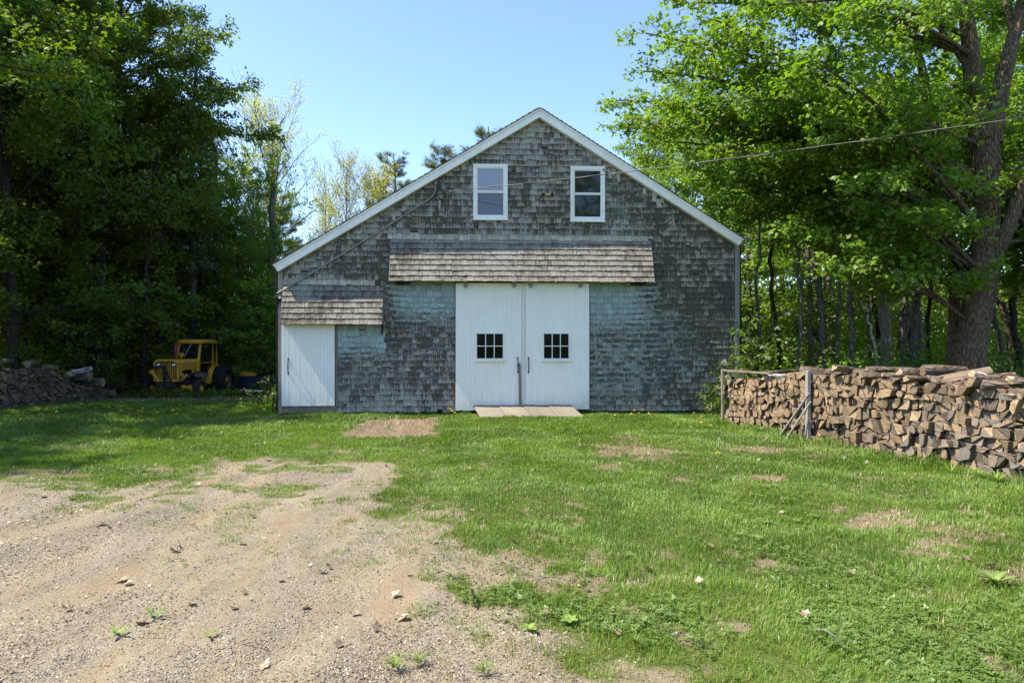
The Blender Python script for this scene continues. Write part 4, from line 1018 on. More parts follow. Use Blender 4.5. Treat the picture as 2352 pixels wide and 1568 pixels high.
# ------------------------------------------------------------------ undergrowth, far woods
def clump_mass(name, label, centres, leaf_n, size, mat, seed, kind='oval', flatten=.75):
    """leafy mass: centres (x, y, z of the clump's middle, radius, height)"""
    rng = np.random.default_rng(seed); C = []; A = []
    for (x, y, z, r, h) in centres:
        n = int(leaf_n * rng.uniform(.7, 1.3)); d = unit(rng.normal(0, 1, (n, 3))); q = rng.uniform(.25, 1.05, n) ** .55
        # uneven outline: shoots poke out
        q *= 1 + .35 * vnoise(d[:, 0] * 2.5 + x * 3, d[:, 1] * 2.5 + d[:, 2] * 2 + y * 3, seed)
        p = d * q[:, None] * np.array([r, r, h]); C.append(p + np.array([x, y, z])); A.append(d)
    C = np.concatenate(C); A = np.concatenate(A); N = len(C)
    gz = height(C[:, 0], C[:, 1]) + .02; k = C[:, 2] > gz; C = C[k]; A = A[k]; N = len(C)
    ax = A + rng.normal(0, .6, (N, 3)); ax[:, 2] -= .35; nr = rng.normal(0, .6, (N, 3)); nr[:, 2] += 1
    m = leaves_mesh(name, kind, C, ax, nr, size * rng.uniform(.7, 1.35, N), np.clip(rng.normal(.5, .25, N), 0, 1), M[mat])
    o = link(bpy.data.objects.new(name, m)); return tag(o, label, kind='stuff')
ur = random.Random(31)
cs = []
for i in range(300):
    x = ur.uniform(-30, -6.8); y = 21.2 + (ur.random() ** 1.6) * 20 + (1.6 if x > -9.5 else 0) - (1.8 if x < -14 else 0)
    if -12.9 < x < -9.3 and y < 27: continue
    h = ur.uniform(.2, .75) * (1 + .02 * (y - 21)); cs.append((x, y, h * .3 - .2, ur.uniform(.4, 1.0), h))
for i in range(40):                               # weeds round the tractor's wheels
    x = ur.uniform(-12.6, -9.0); y = ur.uniform(22.2, 22.9); h = ur.uniform(.12, .3); cs.append((x, y, -.15, ur.uniform(.15, .3), h))
for i in range(26):                               # taller brush between the tractor and the barn corner
    x = ur.uniform(-10.2, -7.0); y = ur.uniform(27.2, 30); h = ur.uniform(.7, 1.35); cs.append((x, y, h * .35 - .2, ur.uniform(.5, .9), h))
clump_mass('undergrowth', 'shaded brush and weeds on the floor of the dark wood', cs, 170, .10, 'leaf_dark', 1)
cs = []
for i in range(420):
    y = 9.0 + ur.random() ** 1.1 * 30; lo = 4.6 + (14.5 - y) * .2685 / .9633 + 1.0 if y < 15 else 6.3
    x = ur.uniform(lo + .2, lo + 6 + y * .7); h = ur.uniform(.3, .9)
    if y < 13.5: h *= .5
    cs.append((x, y, h * .35, ur.uniform(.4, .9), h))
for i in range(70):                               # shrubs standing behind the firewood stack
    x = ur.uniform(6.4, 12.5); y = ur.uniform(16.0, 19.5); h = ur.uniform(.7, 1.25); cs.append((x, y, h * .5, ur.uniform(.4, .75), h))
clump_mass('undergrowth', 'bright shrubs and brush on the floor of the sunlit wood', cs, 190, .105, 'leaf_shrub', 2)
cs = []
for i in range(620):
    a = ur.uniform(0, 2 * math.pi); r = ur.uniform(50, 74)
    x, y = math.sin(a) * r, math.cos(a) * r
    left = (x < 0 and y > 0)
    hz = ur.uniform(.5, 7.5) if y > 0 else ur.uniform(1, 11)
    if y > 0 and -17 < x < -8: hz = ur.uniform(.2, 3)
    cs.append((x, y, hz, ur.uniform(1.5, 3.2), ur.uniform(1.4, 2.8)))
clump_mass('distant_woods', 'far wood closing the view all round', cs, 330, .34, 'leaf_forest', 3)
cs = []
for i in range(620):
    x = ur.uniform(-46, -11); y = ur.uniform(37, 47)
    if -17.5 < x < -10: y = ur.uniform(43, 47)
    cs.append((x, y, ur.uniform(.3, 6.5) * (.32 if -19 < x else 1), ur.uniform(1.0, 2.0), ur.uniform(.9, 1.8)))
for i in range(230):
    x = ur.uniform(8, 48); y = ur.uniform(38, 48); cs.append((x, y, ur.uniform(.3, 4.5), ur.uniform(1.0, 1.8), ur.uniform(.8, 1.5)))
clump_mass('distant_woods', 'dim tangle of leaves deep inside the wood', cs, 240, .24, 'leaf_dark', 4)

cs = []
for i in range(420):
    y = ur.uniform(29, 41); x = ur.uniform(.17 * y + 1, .80 * y + 4); cs.append((x, y, ur.uniform(.3, 4.6), ur.uniform(.7, 1.4), ur.uniform(.5, 1.1)))
clump_mass('undergrowth', 'leafy young growth filling the sunlit wood between its trunks', cs, 170, .13, 'leaf_forest', 6)

# ------------------------------------------------------------------ grass
PA = np.array((4.6, 14.5)); PD = np.array((.2685, -.9633)); PN = np.array((-.9633, -.2685)); PL = 7.3   # line of the firewood stack
def grass():
    rng = np.random.default_rng(5); Q = []
    for y0 in np.arange(2.6, 24.0, .4):
        yc = y0 + .2; w = .78 * yc * 2 + 1.4
        dens = np.interp(yc, [2.6, 4, 7, 12, 18, 24], [7500, 6800, 4400, 2500, 1700, 1100])
        n = int(dens * w * .4); Q.append(np.stack([rng.uniform(-w / 2, w / 2, n), rng.uniform(y0, y0 + .4, n)], 1))
    Q = np.concatenate(Q); x, y = Q[:, 0], Q[:, 1]
    g, mu, gv, fo = cover(x, y)
    ds = ((x - PA[0]) * PN[0] + (y - PA[1]) * PN[1]); along = (x - PA[0]) * PD[0] + (y - PA[1]) * PD[1]
    nearpile = np.exp(-((ds - .12) / .16) ** 2) * (along > -.3)
    behind = (ds < -.02) & (ds > -.6) & (along > -.1)
    bl = (y - BY - SL * x)                                # in front of the barn wall
    nearbarn = np.exp(-((bl + .10) / .12) ** 2) * (x > -5.7) * (x < 5.7)
    barn_in = (bl > -.03) & (x > -5.6) & (x < 5.6)
    ramp = (x > fac(1087, 930)[0] - .02) & (x < fac(1311, 930)[0] + .2) & (bl > -.93) & (bl < 0)
    n2 = fbm(x * 9, y * 9, 61, 3)
    # flecks thin the sward, so soil shows through here and there
    keep = np.clip(g * (1.0 + .0 * n2) - .38 * ss(.48, .66, n2) * (y < 15), 0, 1)
    keep = np.maximum(keep, .9 * nearpile); keep = np.maximum(keep, .55 * nearbarn * (vnoise(x * 2, y * 2, 3) > .35))
    straw = (1 - g) * (1 - gv) * (fo < .3) * (mu < .3)
    keep = np.maximum(keep, .35 * straw)
    keep = keep * ~barn_in * ~behind * ~ramp
    keep = np.maximum(keep, .10 * (mu > .5)) * np.where(mu > .5, .6, 1)
    k = rng.random(len(x)) < keep
    x, y, g, gv, nearpile, nearbarn = x[k], y[k], g[k], gv[k], nearpile[k], nearbarn[k]; N = len(x)
    big = fbm(x * .8, y * .8, 62); tuft = vnoise(x * 6, y * 6, 63)
    long_ = ss(12.3, 14.5, y) * ss(-1.0, -3, x)
    H = (.028 + .036 * tuft) * (.7 + .8 * big) * rng.uniform(.5, 1.4, N) * (1 - .45 * gv) * (1 + .8 * long_)
    blk = (y - BY - SL * x)[:]; H = H * np.where((np.abs(x) < 5.8) & (blk > -.7), .55, 1.0)
    H = H + nearpile * rng.uniform(.0, .27, N) * vnoise(x * 2.2, y * 2.2, 8) + nearbarn * rng.uniform(0, .07, N)
    W = np.interp(y, [2.6, 5, 9, 16, 24], [.0032, .0042, .0058, .009, .013]) * rng.uniform(.7, 1.3, N)
    az = rng.uniform(0, 2 * np.pi, N) ; lean = rng.uniform(.15, 1.0, N)
    az = np.where(rng.random(N) < .4, fbm(x * .7, y * .7, 64) * 14, az)
    dx, dy = np.cos(az), np.sin(az)
    px, py = -dy, dx
    wob = rng.normal(0, .35, N); px, py = px + wob * dx, py + wob * dy
    z = height(x, y) - .004
    B = np.stack([x, y, z], 1); S = np.stack([px, py, np.zeros(N)], 1) * W[:, None] * .5
    D = np.stack([dx, dy, np.zeros(N)], 1)
    mid = B + D * (H * lean * .25)[:, None]; mid[:, 2] += H * .62
    tip = B + D * (H * lean * .85)[:, None]; tip[:, 2] += H * np.sqrt(np.clip(1 - .55 * lean ** 2, .2, 1))
    V = np.stack([B - S, B + S, mid + S * .8, mid - S * .8, tip], 1).reshape(-1, 3)
    b = np.arange(N)[:, None] * 5
    loops = np.concatenate([b + np.array([[0, 1, 2, 3]]), b + np.array([[3, 2, 4]])], 1)
    sizes = np.tile([4, 3], N)
    c = np.clip(.42 + .9 * (fbm(x * 1.1, y * 1.1, 65) - .5) + rng.normal(0, .2, N) + .25 * gv + .2 * long_ * 0, 0, 1)
    dry = rng.random(N) < (.04 + .62 * (1 - g) * (1 - gv))
    mi = np.repeat(dry.astype(int), 2)
    m = raw_mesh('grass', V, loops.ravel(), sizes, [M['grass_blade'], M['grass_dry']], {'c': np.repeat(c, 5)}, mi)
    print('GRASS', N)
    o = link(bpy.data.objects.new('grass', m)); tag(o, 'patchy short green lawn grass', kind='stuff')
    # clover and other low broad leaves
    n = 120000; u = rng.uniform(-100, 2450, n); v = 960 + rng.random(n) ** .8 * 640; t = CAM_Z * FPX / (v - 784); x = (u - 1176) / FPX * t; y = t
    g, mu, gv, fo = cover(x, y); pn = fbm(x * .9, y * .9, 71) * .6 + fbm(x * 3, y * 3, 72) * .4
    near = np.exp(-(((u - 1950) / 420) ** 2 + ((v - 1480) / 130) ** 2)) * .22
    kk = (rng.random(n) < g * ss(.55, .66, pn + near * .8 + .05 * (u < 900) * (v < 1200)) * .42) & (y < 15.5)
    kk &= ~((x > 4.0) & (((x - PA[0]) * PN[0] + (y - PA[1]) * PN[1]) < 0))
    x, y, pn = x[kk], y[kk], pn[kk]; N = len(x)
    C = np.stack([x, y, height(x, y) + rng.uniform(.015, .055, N)], 1)
    a = rng.uniform(0, 6.28, N); ax = np.stack([np.cos(a), np.sin(a), rng.normal(0, .15, N)], 1); nr = rng.normal(0, .28, (N, 3)); nr[:, 2] += 1
    m = leaves_mesh('clover', 'trio', C, ax, nr, rng.uniform(.014, .026, N), np.clip(rng.normal(.5, .25, N), 0, 1), M['clover'])
    o = link(bpy.data.objects.new('clover', m)); tag(o, 'clover spreading through the lawn', kind='stuff')
grass()

# ------------------------------------------------------------------ gravel stones and leaf crumbs
def pebbles():
    rng = np.random.default_rng(6); n = 42000
    u = rng.uniform(-150, 1500, n); v = 1060 + rng.random(n) ** 1.0 * 560; t = CAM_Z * FPX / (v - 784); x = (u - 1176) / FPX * t; y = t
    g, mu, gv, fo = cover(x, y); a = (x * .92 - y * .39); b = (x * .39 + y * .92)
    st = vnoise(a * 2.4, b * .33, 81) * .6 + fbm(x * 2, y * 2, 82) * .4
    k = rng.random(n) < gv * (1 - .8 * g) * ss(.38, .6, st) ; x, y = x[k], y[k]; N = len(x)
    base = np.array([(1, 0, 0), (-1, 0, 0), (0, 1, 0), (0, -1, 0), (0, 0, .7), (0, 0, -.7)]); F = np.array([(0, 2, 4), (2, 1, 4), (1, 3, 4), (3, 0, 4), (2, 0, 5), (1, 2, 5), (3, 1, 5), (0, 3, 5)])
    sz = .0025 + .0058 * rng.random(N) ** 3 + .0007 * np.maximum(0, y - 4)
    V = base[None] * (1 + rng.normal(0, .22, (N, 6, 1))); ang = rng.uniform(0, 6.28, N); ca, sa = np.cos(ang)[:, None], np.sin(ang)[:, None]
    V = np.stack([V[..., 0] * ca - V[..., 1] * sa, V[..., 0] * sa + V[..., 1] * ca, V[..., 2] + rng.normal(0, .15, (N, 6))], -1) * sz[:, None, None]
    V += np.stack([x, y, height(x, y) + sz * .3], 1)[:, None]
    L = (np.arange(N)[:, None, None] * 6 + F[None]).reshape(-1, 3)
    T = NT('pebble'); r = T.n('ShaderNodeValToRGB'); e = r.color_ramp.elements
    e[0].color = (.11, .10, .09, 1); e[1].color = (.46, .42, .36, 1)
    for p, c in ((.3, (.17, .155, .14)), (.55, (.22, .19, .155)), (.8, (.33, .30, .26))): q = e.new(p); q.color = (*c, 1)
    T.set(r.inputs[0], T.attr('c')); T.pbr(r.outputs[0], .85, spec=.25)
    m = raw_mesh('gravel', V.reshape(-1, 3), L, np.full(len(L), 3), [T.mat], {'c': np.repeat(rng.random(N), 6)}, smooth=False)
    o = link(bpy.data.objects.new('gravel', m)); tag(o, 'loose grey and tan gravel of the drive', kind='stuff')
    # crumbs of dead leaves and bark
    n = 60000; u = rng.uniform(-150, 2400, n); v = 990 + rng.random(n) * 620; t = CAM_Z * FPX / (v - 784); x = (u - 1176) / FPX * t; y = t
    g, mu, gv, fo = cover(x, y); a = (x * .92 - y * .39); b = (x * .39 + y * .92)
    st = vnoise(a * 1.6, b * .4, 91) * .55 + fbm(x * 2.4, y * 2.4, 92) * .45
    k = rng.random(n) < (gv * (.06 + .75 * ss(.52, .68, st)) + (1 - gv) * (1 - g) * .4 + .02 + .6 * mu); k &= ~((x > 4.0) & (((x - PA[0]) * PN[0] + (y - PA[1]) * PN[1]) < .02)); x, y = x[k], y[k]; N = len(x)
    C = np.stack([x, y, height(x, y) + rng.uniform(.002, .02, N)], 1); a = rng.uniform(0, 6.28, N)
    ax = np.stack([np.cos(a), np.sin(a), rng.normal(0, .2, N)], 1); nr = rng.normal(0, .4, (N, 3)); nr[:, 2] += 1
    m = leaves_mesh('leaf_litter', 'oval', C, ax, nr, rng.uniform(.010, .042, N) * rng.uniform(.6, 1.2, N) * np.clip(y / 7, .5, 1), rng.random(N), M['dry_leaf'])
    o = link(bpy.data.objects.new('leaf_litter', m)); tag(o, 'crumbled dead leaves and bark strewn on the drive', kind='stuff')
pebbles()

# ------------------------------------------------------------------ single fallen leaves, twigs, dandelions, weeds
pr = random.Random(17)
def dry_leaf_mesh(seed, lobed):
    r = random.Random(seed); n = 22; P = []
    for i in range(n):
        a = 2 * math.pi * i / n; rad = (.5 + .16 * math.cos(2 * a)) * (1 + (.32 if lobed else .08) * math.cos(7 * a + r.random())) * r.uniform(.9, 1.1)
        P.append((rad * math.cos(a) * .7, rad * math.sin(a)))
    curl = r.uniform(.25, .6); tw = r.uniform(-.4, .4)
    f = lambda x, y: curl * x * x * 1.6 + tw * x * y + .18 * y * y + .03 * math.sin(9 * x + 5 * y)
    V = [(0, 0, f(0, 0))] + [(x * .55, y * .55, f(x * .55, y * .55)) for x, y in P] + [(x, y, f(x, y) + r.uniform(-.03, .05)) for x, y in P]
    F = [(0, 1 + i, 1 + (i + 1) % n) for i in range(n)] + [(1 + i, 1 + n + i, 1 + n + (i + 1) % n, 1 + (i + 1) % n) for i in range(n)]
    L = [i for q in F for i in q]
    return raw_mesh('dry_leaf', V, L, [len(q) for q in F], [M['dry_leaf']], {'c': [r.uniform(.0, .65)] * len(V)}, smooth=True)
DLM = [dry_leaf_mesh(i, i % 2 == 0) for i in range(6)]
BIG = [(280, 1332), (300, 1345), (577, 1182), (360, 1090), (345, 1092), (270, 1085), (440, 1390), (530, 1400), (560, 1365), (735, 1320), (760, 1310), (240, 1212), (250, 1218), (400, 1270), (415, 1263), (560, 1255), (455, 1115), (420, 1008), (545, 1040),
       (690, 1130), (700, 1120), (870, 1145), (940, 1325), (1050, 1340), (610, 1520), (780, 1490), (910, 1370), (1255, 1420), (1415, 1467), (1520, 1410), (1490, 1320), (1630, 1265), (1655, 1300), (1790, 1185), (2190, 1260), (2215, 1290), (2280, 1300), (2050, 1460), (1340, 1360), (1105, 1025), (1080, 1085), (1735, 1100),
       (620, 1060), (660, 1068), (820, 1060), (890, 1065), (750, 1075), (500, 1080), (170, 1150), (95, 1145), (150, 1400), (330, 1440), (700, 1400), (640, 1340), (820, 1410), (930, 1430), (860, 1450), (1000, 1250), (1090, 1180), (1180, 1250), (1600, 1350), (1850, 1420), (1960, 1330)]
for i, (u, v) in enumerate(BIG):
    x, y = ground_at(u + pr.uniform(-6, 6), v + pr.uniform(-3, 3)); g, mu, gv, fo = cover(np.array([x]), np.array([y]))
    o = bpy.data.objects.new('dry_leaf', DLM[i % 6]); s = pr.uniform(.05, .085)
    o.location = (x, y, float(height(x, y)) + (.012 if gv[0] > .5 else .035)); o.scale = (s, s * pr.uniform(.9, 1.3), s); o.rotation_euler = (pr.uniform(-.5, .5), pr.uniform(-.5, .5), pr.uniform(0, 6.28)); link(o)
    if gv[0] > .5: tag(o, 'curled dry brown leaf lying loose on the gravel drive', 'dead leaf', 'dry leaves on the gravel')
    else: tag(o, 'curled dry brown leaf caught in the lawn grass', 'dead leaf', 'dry leaves in the grass')
def twig(u0, v0, u1, v1, r, mat, label):
    a = ground_at(u0, v0); b = ground_at(u1, v1); mb = MB(); pts = []
    for i in range(7):
        t = i / 6; x = a[0] + (b[0] - a[0]) * t; y = a[1] + (b[1] - a[1]) * t
        pts.append((x + pr.uniform(-.006, .006), y + pr.uniform(-.006, .006), float(height(x, y)) + r + .03 * math.sin(math.pi * t) + (.03 if 'grass' in label else 0)))
    mb.tube(pts, [r * (1.1 - .4 * i / 6) for i in range(7)], 6)
    tag(mb.build('fallen_twig', M[mat]), label, 'twig')
twig(1868, 1462, 1932, 1490, .006, 'bark_pale', 'pale bare twig lying across the clover and grass')
twig(1083, 1372, 1090, 1405, .006, 'bark_dark', 'short dark twig standing out on the gravel near the grass edge')
twig(560, 1478, 622, 1485, .004, 'bark_pale', 'thin straw coloured stalk lying on the leaf litter of the drive')
# dandelions
def dandelion():
    t = thing('dandelion', 'yellow dandelion', 'flower')
    mb = MB(); mb.tube([(0, 0, 0), (.004, .002, .07), (0, 0, .135)], [.0035, .003, .003], 5); mb.build('stem', M['clover'], t)
    rng = np.random.default_rng(2); n = 60; a = rng.uniform(0, 6.28, n); el = rng.uniform(.05, 1.2, n)
    ax = np.stack([np.cos(a) * np.cos(el), np.sin(a) * np.cos(el), np.sin(el)], 1); C = np.tile([0, 0, .133], (n, 1)) + ax * .003
    link(bpy.data.objects.new('flower_head', leaves_mesh('flower_head', 'lance', C, ax, np.tile([0, 0, 1.0], (n, 1)) + rng.normal(0, .2, (n, 3)), np.full(n, .024), rng.random(n), M['petal_yellow'])), t)
    return t
def seedhead():
    t = thing('dandelion_clock', 'white fluff', 'flower')
    mb = MB(); mb.tube([(0, 0, 0), (.006, 0, .09), (0, 0, .17)], [.003, .0025, .0025], 5); mb.build('stem', M['clover'], t)
    rng = np.random.default_rng(3); n = 150; ax = unit(rng.normal(0, 1, (n, 3))); C = np.tile([0, 0, .172], (n, 1)) + ax * .004
    link(bpy.data.objects.new('seed_head', leaves_mesh('seed_head', 'lance', C, ax, rng.normal(0, 1, (n, 3)), np.full(n, .022), rng.random(n), M['petal_white'])), t)
    return t
def head_spots(lst, ox, oy, k): return [((ox + a / k) * .784, (oy + b / k) * .784) for a, b in lst]
S1 = head_spots([(1380, 1005), (1370, 1095), (1655, 1112), (1790, 977), (205, 1217), (685, 1187), (875, 1197), (1370, 1315), (1430, 1315), (1450, 1293), (1835, 1182), (1960, 1160), (2040, 1142), (2165, 1143), (2110, 1173), (2160, 1180), (1980, 1220), (2140, 1240), (2285, 1338), (2125, 960)], 0, 980, 5.227)
S2 = head_spots([(688, 1230), (557, 1310), (315, 1350), (262, 1377), (70, 1333), (50, 1395), (20, 1330), (595, 1365), (1285, 1195), (1480, 1190), (1345, 1370), (1840, 1415), (1840, 1170), (2205, 1280), (2310, 1325)], 400, 950, 5.227)
S3 = head_spots([(570, 1388), (535, 1420), (640, 1415), (505, 1400), (330, 1440), (1160, 1365), (1275, 1345), (1130, 1445), (1195, 1535), (1100, 1503), (480, 1425), (690, 1425)], 1700, 760, 3.136)
S4 = head_spots([(40, 1340), (45, 1370), (85, 1390), (615, 1450), (105, 1415)], 1300, 760, 3.136)
S5 = head_spots([(225, 875), (410, 905), (500, 945), (10, 1380)], 2100, 1020, 4.48) + head_spots([(1055, 1230)], 2500, 1020, 3.92)
dn = dandelion(); first = True
for S, lab, grp in ((S1, 'yellow dandelion in the shaded lawn near the old woodpile', 'dandelions near the old woodpile'), (S2, 'yellow dandelion in the lawn before the tractor and small door', 'dandelions before the tractor'),
                    (S3, 'yellow dandelion in the weeds along the barn foot beside the shrub', 'dandelions along the barn foot'), (S4, 'yellow dandelion beside the plank ramp', 'dandelions beside the ramp'), (S5, 'yellow dandelion at the foot of the long firewood stack', 'dandelions at the firewood stack')):
    for (u, v) in S:
        s = pr.uniform(.9, 1.35); t = (CAM_Z - .135 * s + (.2 if (u < 700 and v < 925) else .02)) * FPX / (v - 784)
        x = (u - 1176) / FPX * t
        if u > 600 and t > BY - .1 + SL * x: t = BY - .16 + SL * x; x = (u - 1176) / FPX * t
        o = dn if first else copy_tree(dn); first = False
        o.location = (x, t, float(height(x, t))); o.scale = (s * 1.1, s * 1.1, s); o.rotation_euler = (pr.uniform(-.2, .2), pr.uniform(-.2, .2), pr.uniform(0, 6)); tag(o, lab, 'flower', grp)
sh_ = seedhead(); first = True
for (u, v) in head_spots([(35, 1175), (665, 1195), (1675, 1435), (1985, 1500), (570, 1470), (0, 785)], 2100, 1020, 4.48) + [(592, 1028), (606, 1024), (1595, 948)]:
    t = (CAM_Z - .17) * FPX / (v - 784); x = (u - 1176) / FPX * t; o = sh_ if first else copy_tree(sh_); first = False
    o.location = (x, t, float(height(x, t))); o.rotation_euler = (pr.uniform(-.2, .2), pr.uniform(-.2, .2), 0); tag(o, 'white fluffy dandelion clock standing in the lawn', 'flower', 'dandelion clocks in the lawn')
# broad leaved rosettes
def rosette(name, label, u, v, n, L, w, mat='clover', up=.5, seed=0, group=None):
    rng = np.random.default_rng(seed); x, y = ground_at(u, v); mb = MB()
    for i in range(n):
        a = i * 2.4 + rng.uniform(-.3, .3); l = L * rng.uniform(.6, 1.1); q = []; e = rng.uniform(up * .5, up * 1.3)
        for j in range(5):
            t = j / 4; rr = l * t * math.cos(e * (1 - .5 * t)); zz = l * (t * math.sin(e) - .45 * t * t * math.sin(e)) + .01; ww = w * l * math.sin(math.pi * min(.97, .08 + t * .9)) * .5
            q += [(math.cos(a) * rr - math.sin(a) * ww, math.sin(a) * rr + math.cos(a) * ww, zz + .15 * ww), (math.cos(a) * rr, math.sin(a) * rr, zz), (math.cos(a) * rr + math.sin(a) * ww, math.sin(a) * rr - math.cos(a) * ww, zz + .15 * ww)]
        F = []
        for j in range(4): F += [(j * 3, j * 3 + 1, j * 3 + 4, j * 3 + 3), (j * 3 + 1, j * 3 + 2, j * 3 + 5, j * 3 + 4)]
        mb.add(q, F, 0, True, c=float(rng.uniform(.2, 1)))
    o = mb.build(name, M[mat]); o.location = (x, y, float(height(x, y)) + .01); return tag(o, label, 'weed', group)
rosette('dock_plant', 'large broad leaved dock rosette beside the dry grass patch', 2285, 1345, 14, .16, .24, up=.9, seed=1)
rosette('plantain', 'flat pale plantain rosette at the tip of the bare gravel tongue', 1308, 1440, 7, .075, .55, up=.5, seed=2)
rosette('plantain', 'small plantain beside the gravel edge below the larger one', 1215, 1455, 6, .065, .6, up=.4, seed=3)
rosette('plantain', 'young plantain at the lower gravel edge by the lone tuft', 1440, 1285, 6, .07, .5, up=.4, seed=4)
for i, (u, v) in enumerate(((1780, 1120), (1750, 1140), (1810, 1150), (1720, 1160), (1795, 1180), (1850, 1135), (1690, 1190), (1830, 1200), (1760, 1205), (1870, 1190), (1665, 1150), (1740, 1240), (1700, 1235))):
    rosette('plantain', 'pale plantain in the patch in the middle of the lawn', u, v, 7, .07, .5, up=.35, seed=10 + i, group='plantains in the middle of the lawn')
for i, (u, v) in enumerate(((270, 1335 + 130), (480, 1465), (350, 1425), (1460, 1490), (905, 1540), (960, 1530), (1110, 1562))):
    if u > 900: rosette('grass_tuft', ['olive grass tuft nearest the picture foot on the gravel', 'short olive grass tuft beside the bigger gravel tuft', 'low grass tuft at the very foot of the gravel', 'grass tuft on the gravel tongue'][i % 4], u, v, 46, .11, .045, 'grass_blade', 1.2, 30 + i)
    else: rosette('weed_sprig', ['small green weed sprig on the sandy drive by the corner', 'flat green weed leaf on the sand between tyre ruts', 'tiny weed sprig beside the dark gravel patch'][i % 3], u, v, 4, .09, .3, 'clover', .5, 30 + i)
for i, (u, v, L) in enumerate(((1745, 995, .42), (1792, 998, .38), (1832, 1002, .30), (2185, 1092, .5), (2090, 1060, .42), (2010, 1045, .35), (2290, 1110, .42), (1700, 975, .3), (2250, 1100, .35))):
    rosette('tall_weed', 'leafy tall weed growing against the foot of the firewood stack', u, v, 34, L * .6, .03 if i % 2 else .06, 'clover', 1.25, 50 + i, 'tall weeds at the foot of the firewood stack')
# shrubs at the barn corners
def shrub(label, base, stems, leaf_size, n_tw, flowers, seed, kind='lance', mat='leaf_shrub', lpt=16):
    rng = np.random.default_rng(seed); c = Crown(rng)
    for (dx, dy, hgt) in stems:
        d = np.array([dx, dy, hgt]); L = np.linalg.norm(d); P = curve((rng.normal(0, .06), rng.normal(0, .03), -.05), d / L, L, 7, rng, .08, -.01)
        c.limb(P, .014, .16, .38, .04, .10, .2, lpt, start=.25, spread=.05)
    cm, tm = c.finish('shrub', kind, leaf_size, mat, 'bark_dark', droop=.6)
    o = thing('shrub', label, 'shrub', base)
    link(bpy.data.objects.new('foliage', cm), o); link(bpy.data.objects.new('stems', tm), o)
    C = np.concatenate(c.C)
    for i in range(flowers):
        j = rng.integers(0, len(C)); p = C[j]; n = 90
        if p[1] > -.02: p = p * np.array([1, -1, 1])
        d = unit(rng.normal(0, 1, (n, 3))); d[:, 2] = abs(d[:, 2]) * 1.3; q = p + d * .06 * rng.uniform(.6, 1, (n, 1)) + np.array([0, -.05, .05])
        link(bpy.data.objects.new('flower_cluster', leaves_mesh('flower_cluster', 'oval', q, d, rng.normal(0, 1, (n, 3)), np.full(n, .022), rng.random(n), M['petal_white'])), o)
    return o
bx, bz = fac(1655, 950)
shrub('bushy green shrub with creamy flower heads against the barn wall beside the firewood', (bx, BY + SL * bx - .42, 0), [(-.35, -.1, .75), (-.15, -.25, 1.0), (.1, -.1, 1.15), (.3, -.2, 1.05), (-.55, -.2, .45), (.45, 0, .8), (0, -.35, .6), (-.25, -.3, .35), (.2, -.3, .4)], .085, 0, 16, 5)
bx, bz = fac(1706, 950)
shrub('tall leafy shrub with creamy flower heads climbing round the barn corner', (bx, BY + SL * bx - .12, 0), [(.05, -.1, 2.3), (.3, 0, 2.0), (.5, .3, 1.6), (.6, .1, 1.2), (.1, -.2, 1.5), (-.1, -.25, 2.5), (.75, .2, .9), (.25, .2, 2.6)], .10, 0, 12, 6)
x, y = ground_at(617, 948)
shrub('loose leafy shrub growing against the left barn corner post', (x, y + .1, 0), [(-.3, 0, .55), (.1, -.1, .7), (.25, 0, .6), (-.1, .1, .9), (-.45, .1, .4), (.1, .1, .3)], .075, 0, 0, 7, 'oval', 'leaf_forest', 9)
# ------------------------------------------------------------------ firewood
def end_mat(name, tan, grey, gmix):
    T = NT(name); oi = T.n('ShaderNodeObjectInfo').outputs['Random']; P = T.coord()
    rings = T.n('ShaderNodeTexWave', wave_type='RINGS', rings_direction='Y', i_Scale=24.0, i_Distortion=6.0, i_Detail=3.0); T.set(rings.inputs['Vector'], P)
    rad = T.noise(T.coord(scale=(26, 6, 26)), 1.0, 4, .65); nb = T.noise(P, 7, 3)
    f = T.map(T.math('ADD', T.math('MULTIPLY', nb, .7), T.math('SUBTRACT', oi, .5)), .1 + .4 * (1 - gmix), .8 + .4 * (1 - gmix))
    base = T.mix(f, tan, grey); base = vmul(T, base, T.map(rad, .25, .75, .5, 1.25)); base = vmul(T, base, T.map(rings.outputs[0], 0, 1, .88, 1.06))
    base = vmul(T, base, T.map(T.math('FRACT', T.math('MULTIPLY', oi, 7.3)), 0, 1, .55, 1.3))
    T.pbr(base, .9, T.bump(rad, .006), spec=.12); M[name] = T.mat
end_mat('end_tan', (.40, .285, .18), (.31, .245, .18), .4)
end_mat('end_brown', (.28, .20, .13), (.20, .165, .13), .5)
end_mat('end_grey', (.225, .18, .14), (.145, .135, .125), .7)
bark_mat('log_bark', (.055, .04, .03), (.20, .15, .11), (.25, .22, .19), .35, (14, 4, 14))
wood_mat('split_face', (.095, .072, .05), (.22, .165, .11), (26, 3, 26))
wood_mat('split_orange', (.17, .11, .062), (.30, .205, .12), (26, 3, 26))
bark_mat('peeled_white', (.42, .36, .32), (.66, .60, .56), (.30, .2, .16), .5, (8, 3, 8), .3)
wr = random.Random(23)
def pile_pt(s, off, z): 
    p = PA + PD * s + PN * off; return Vector((p[0], p[1], z))
PROT = math.atan2(PD[1], PD[0])
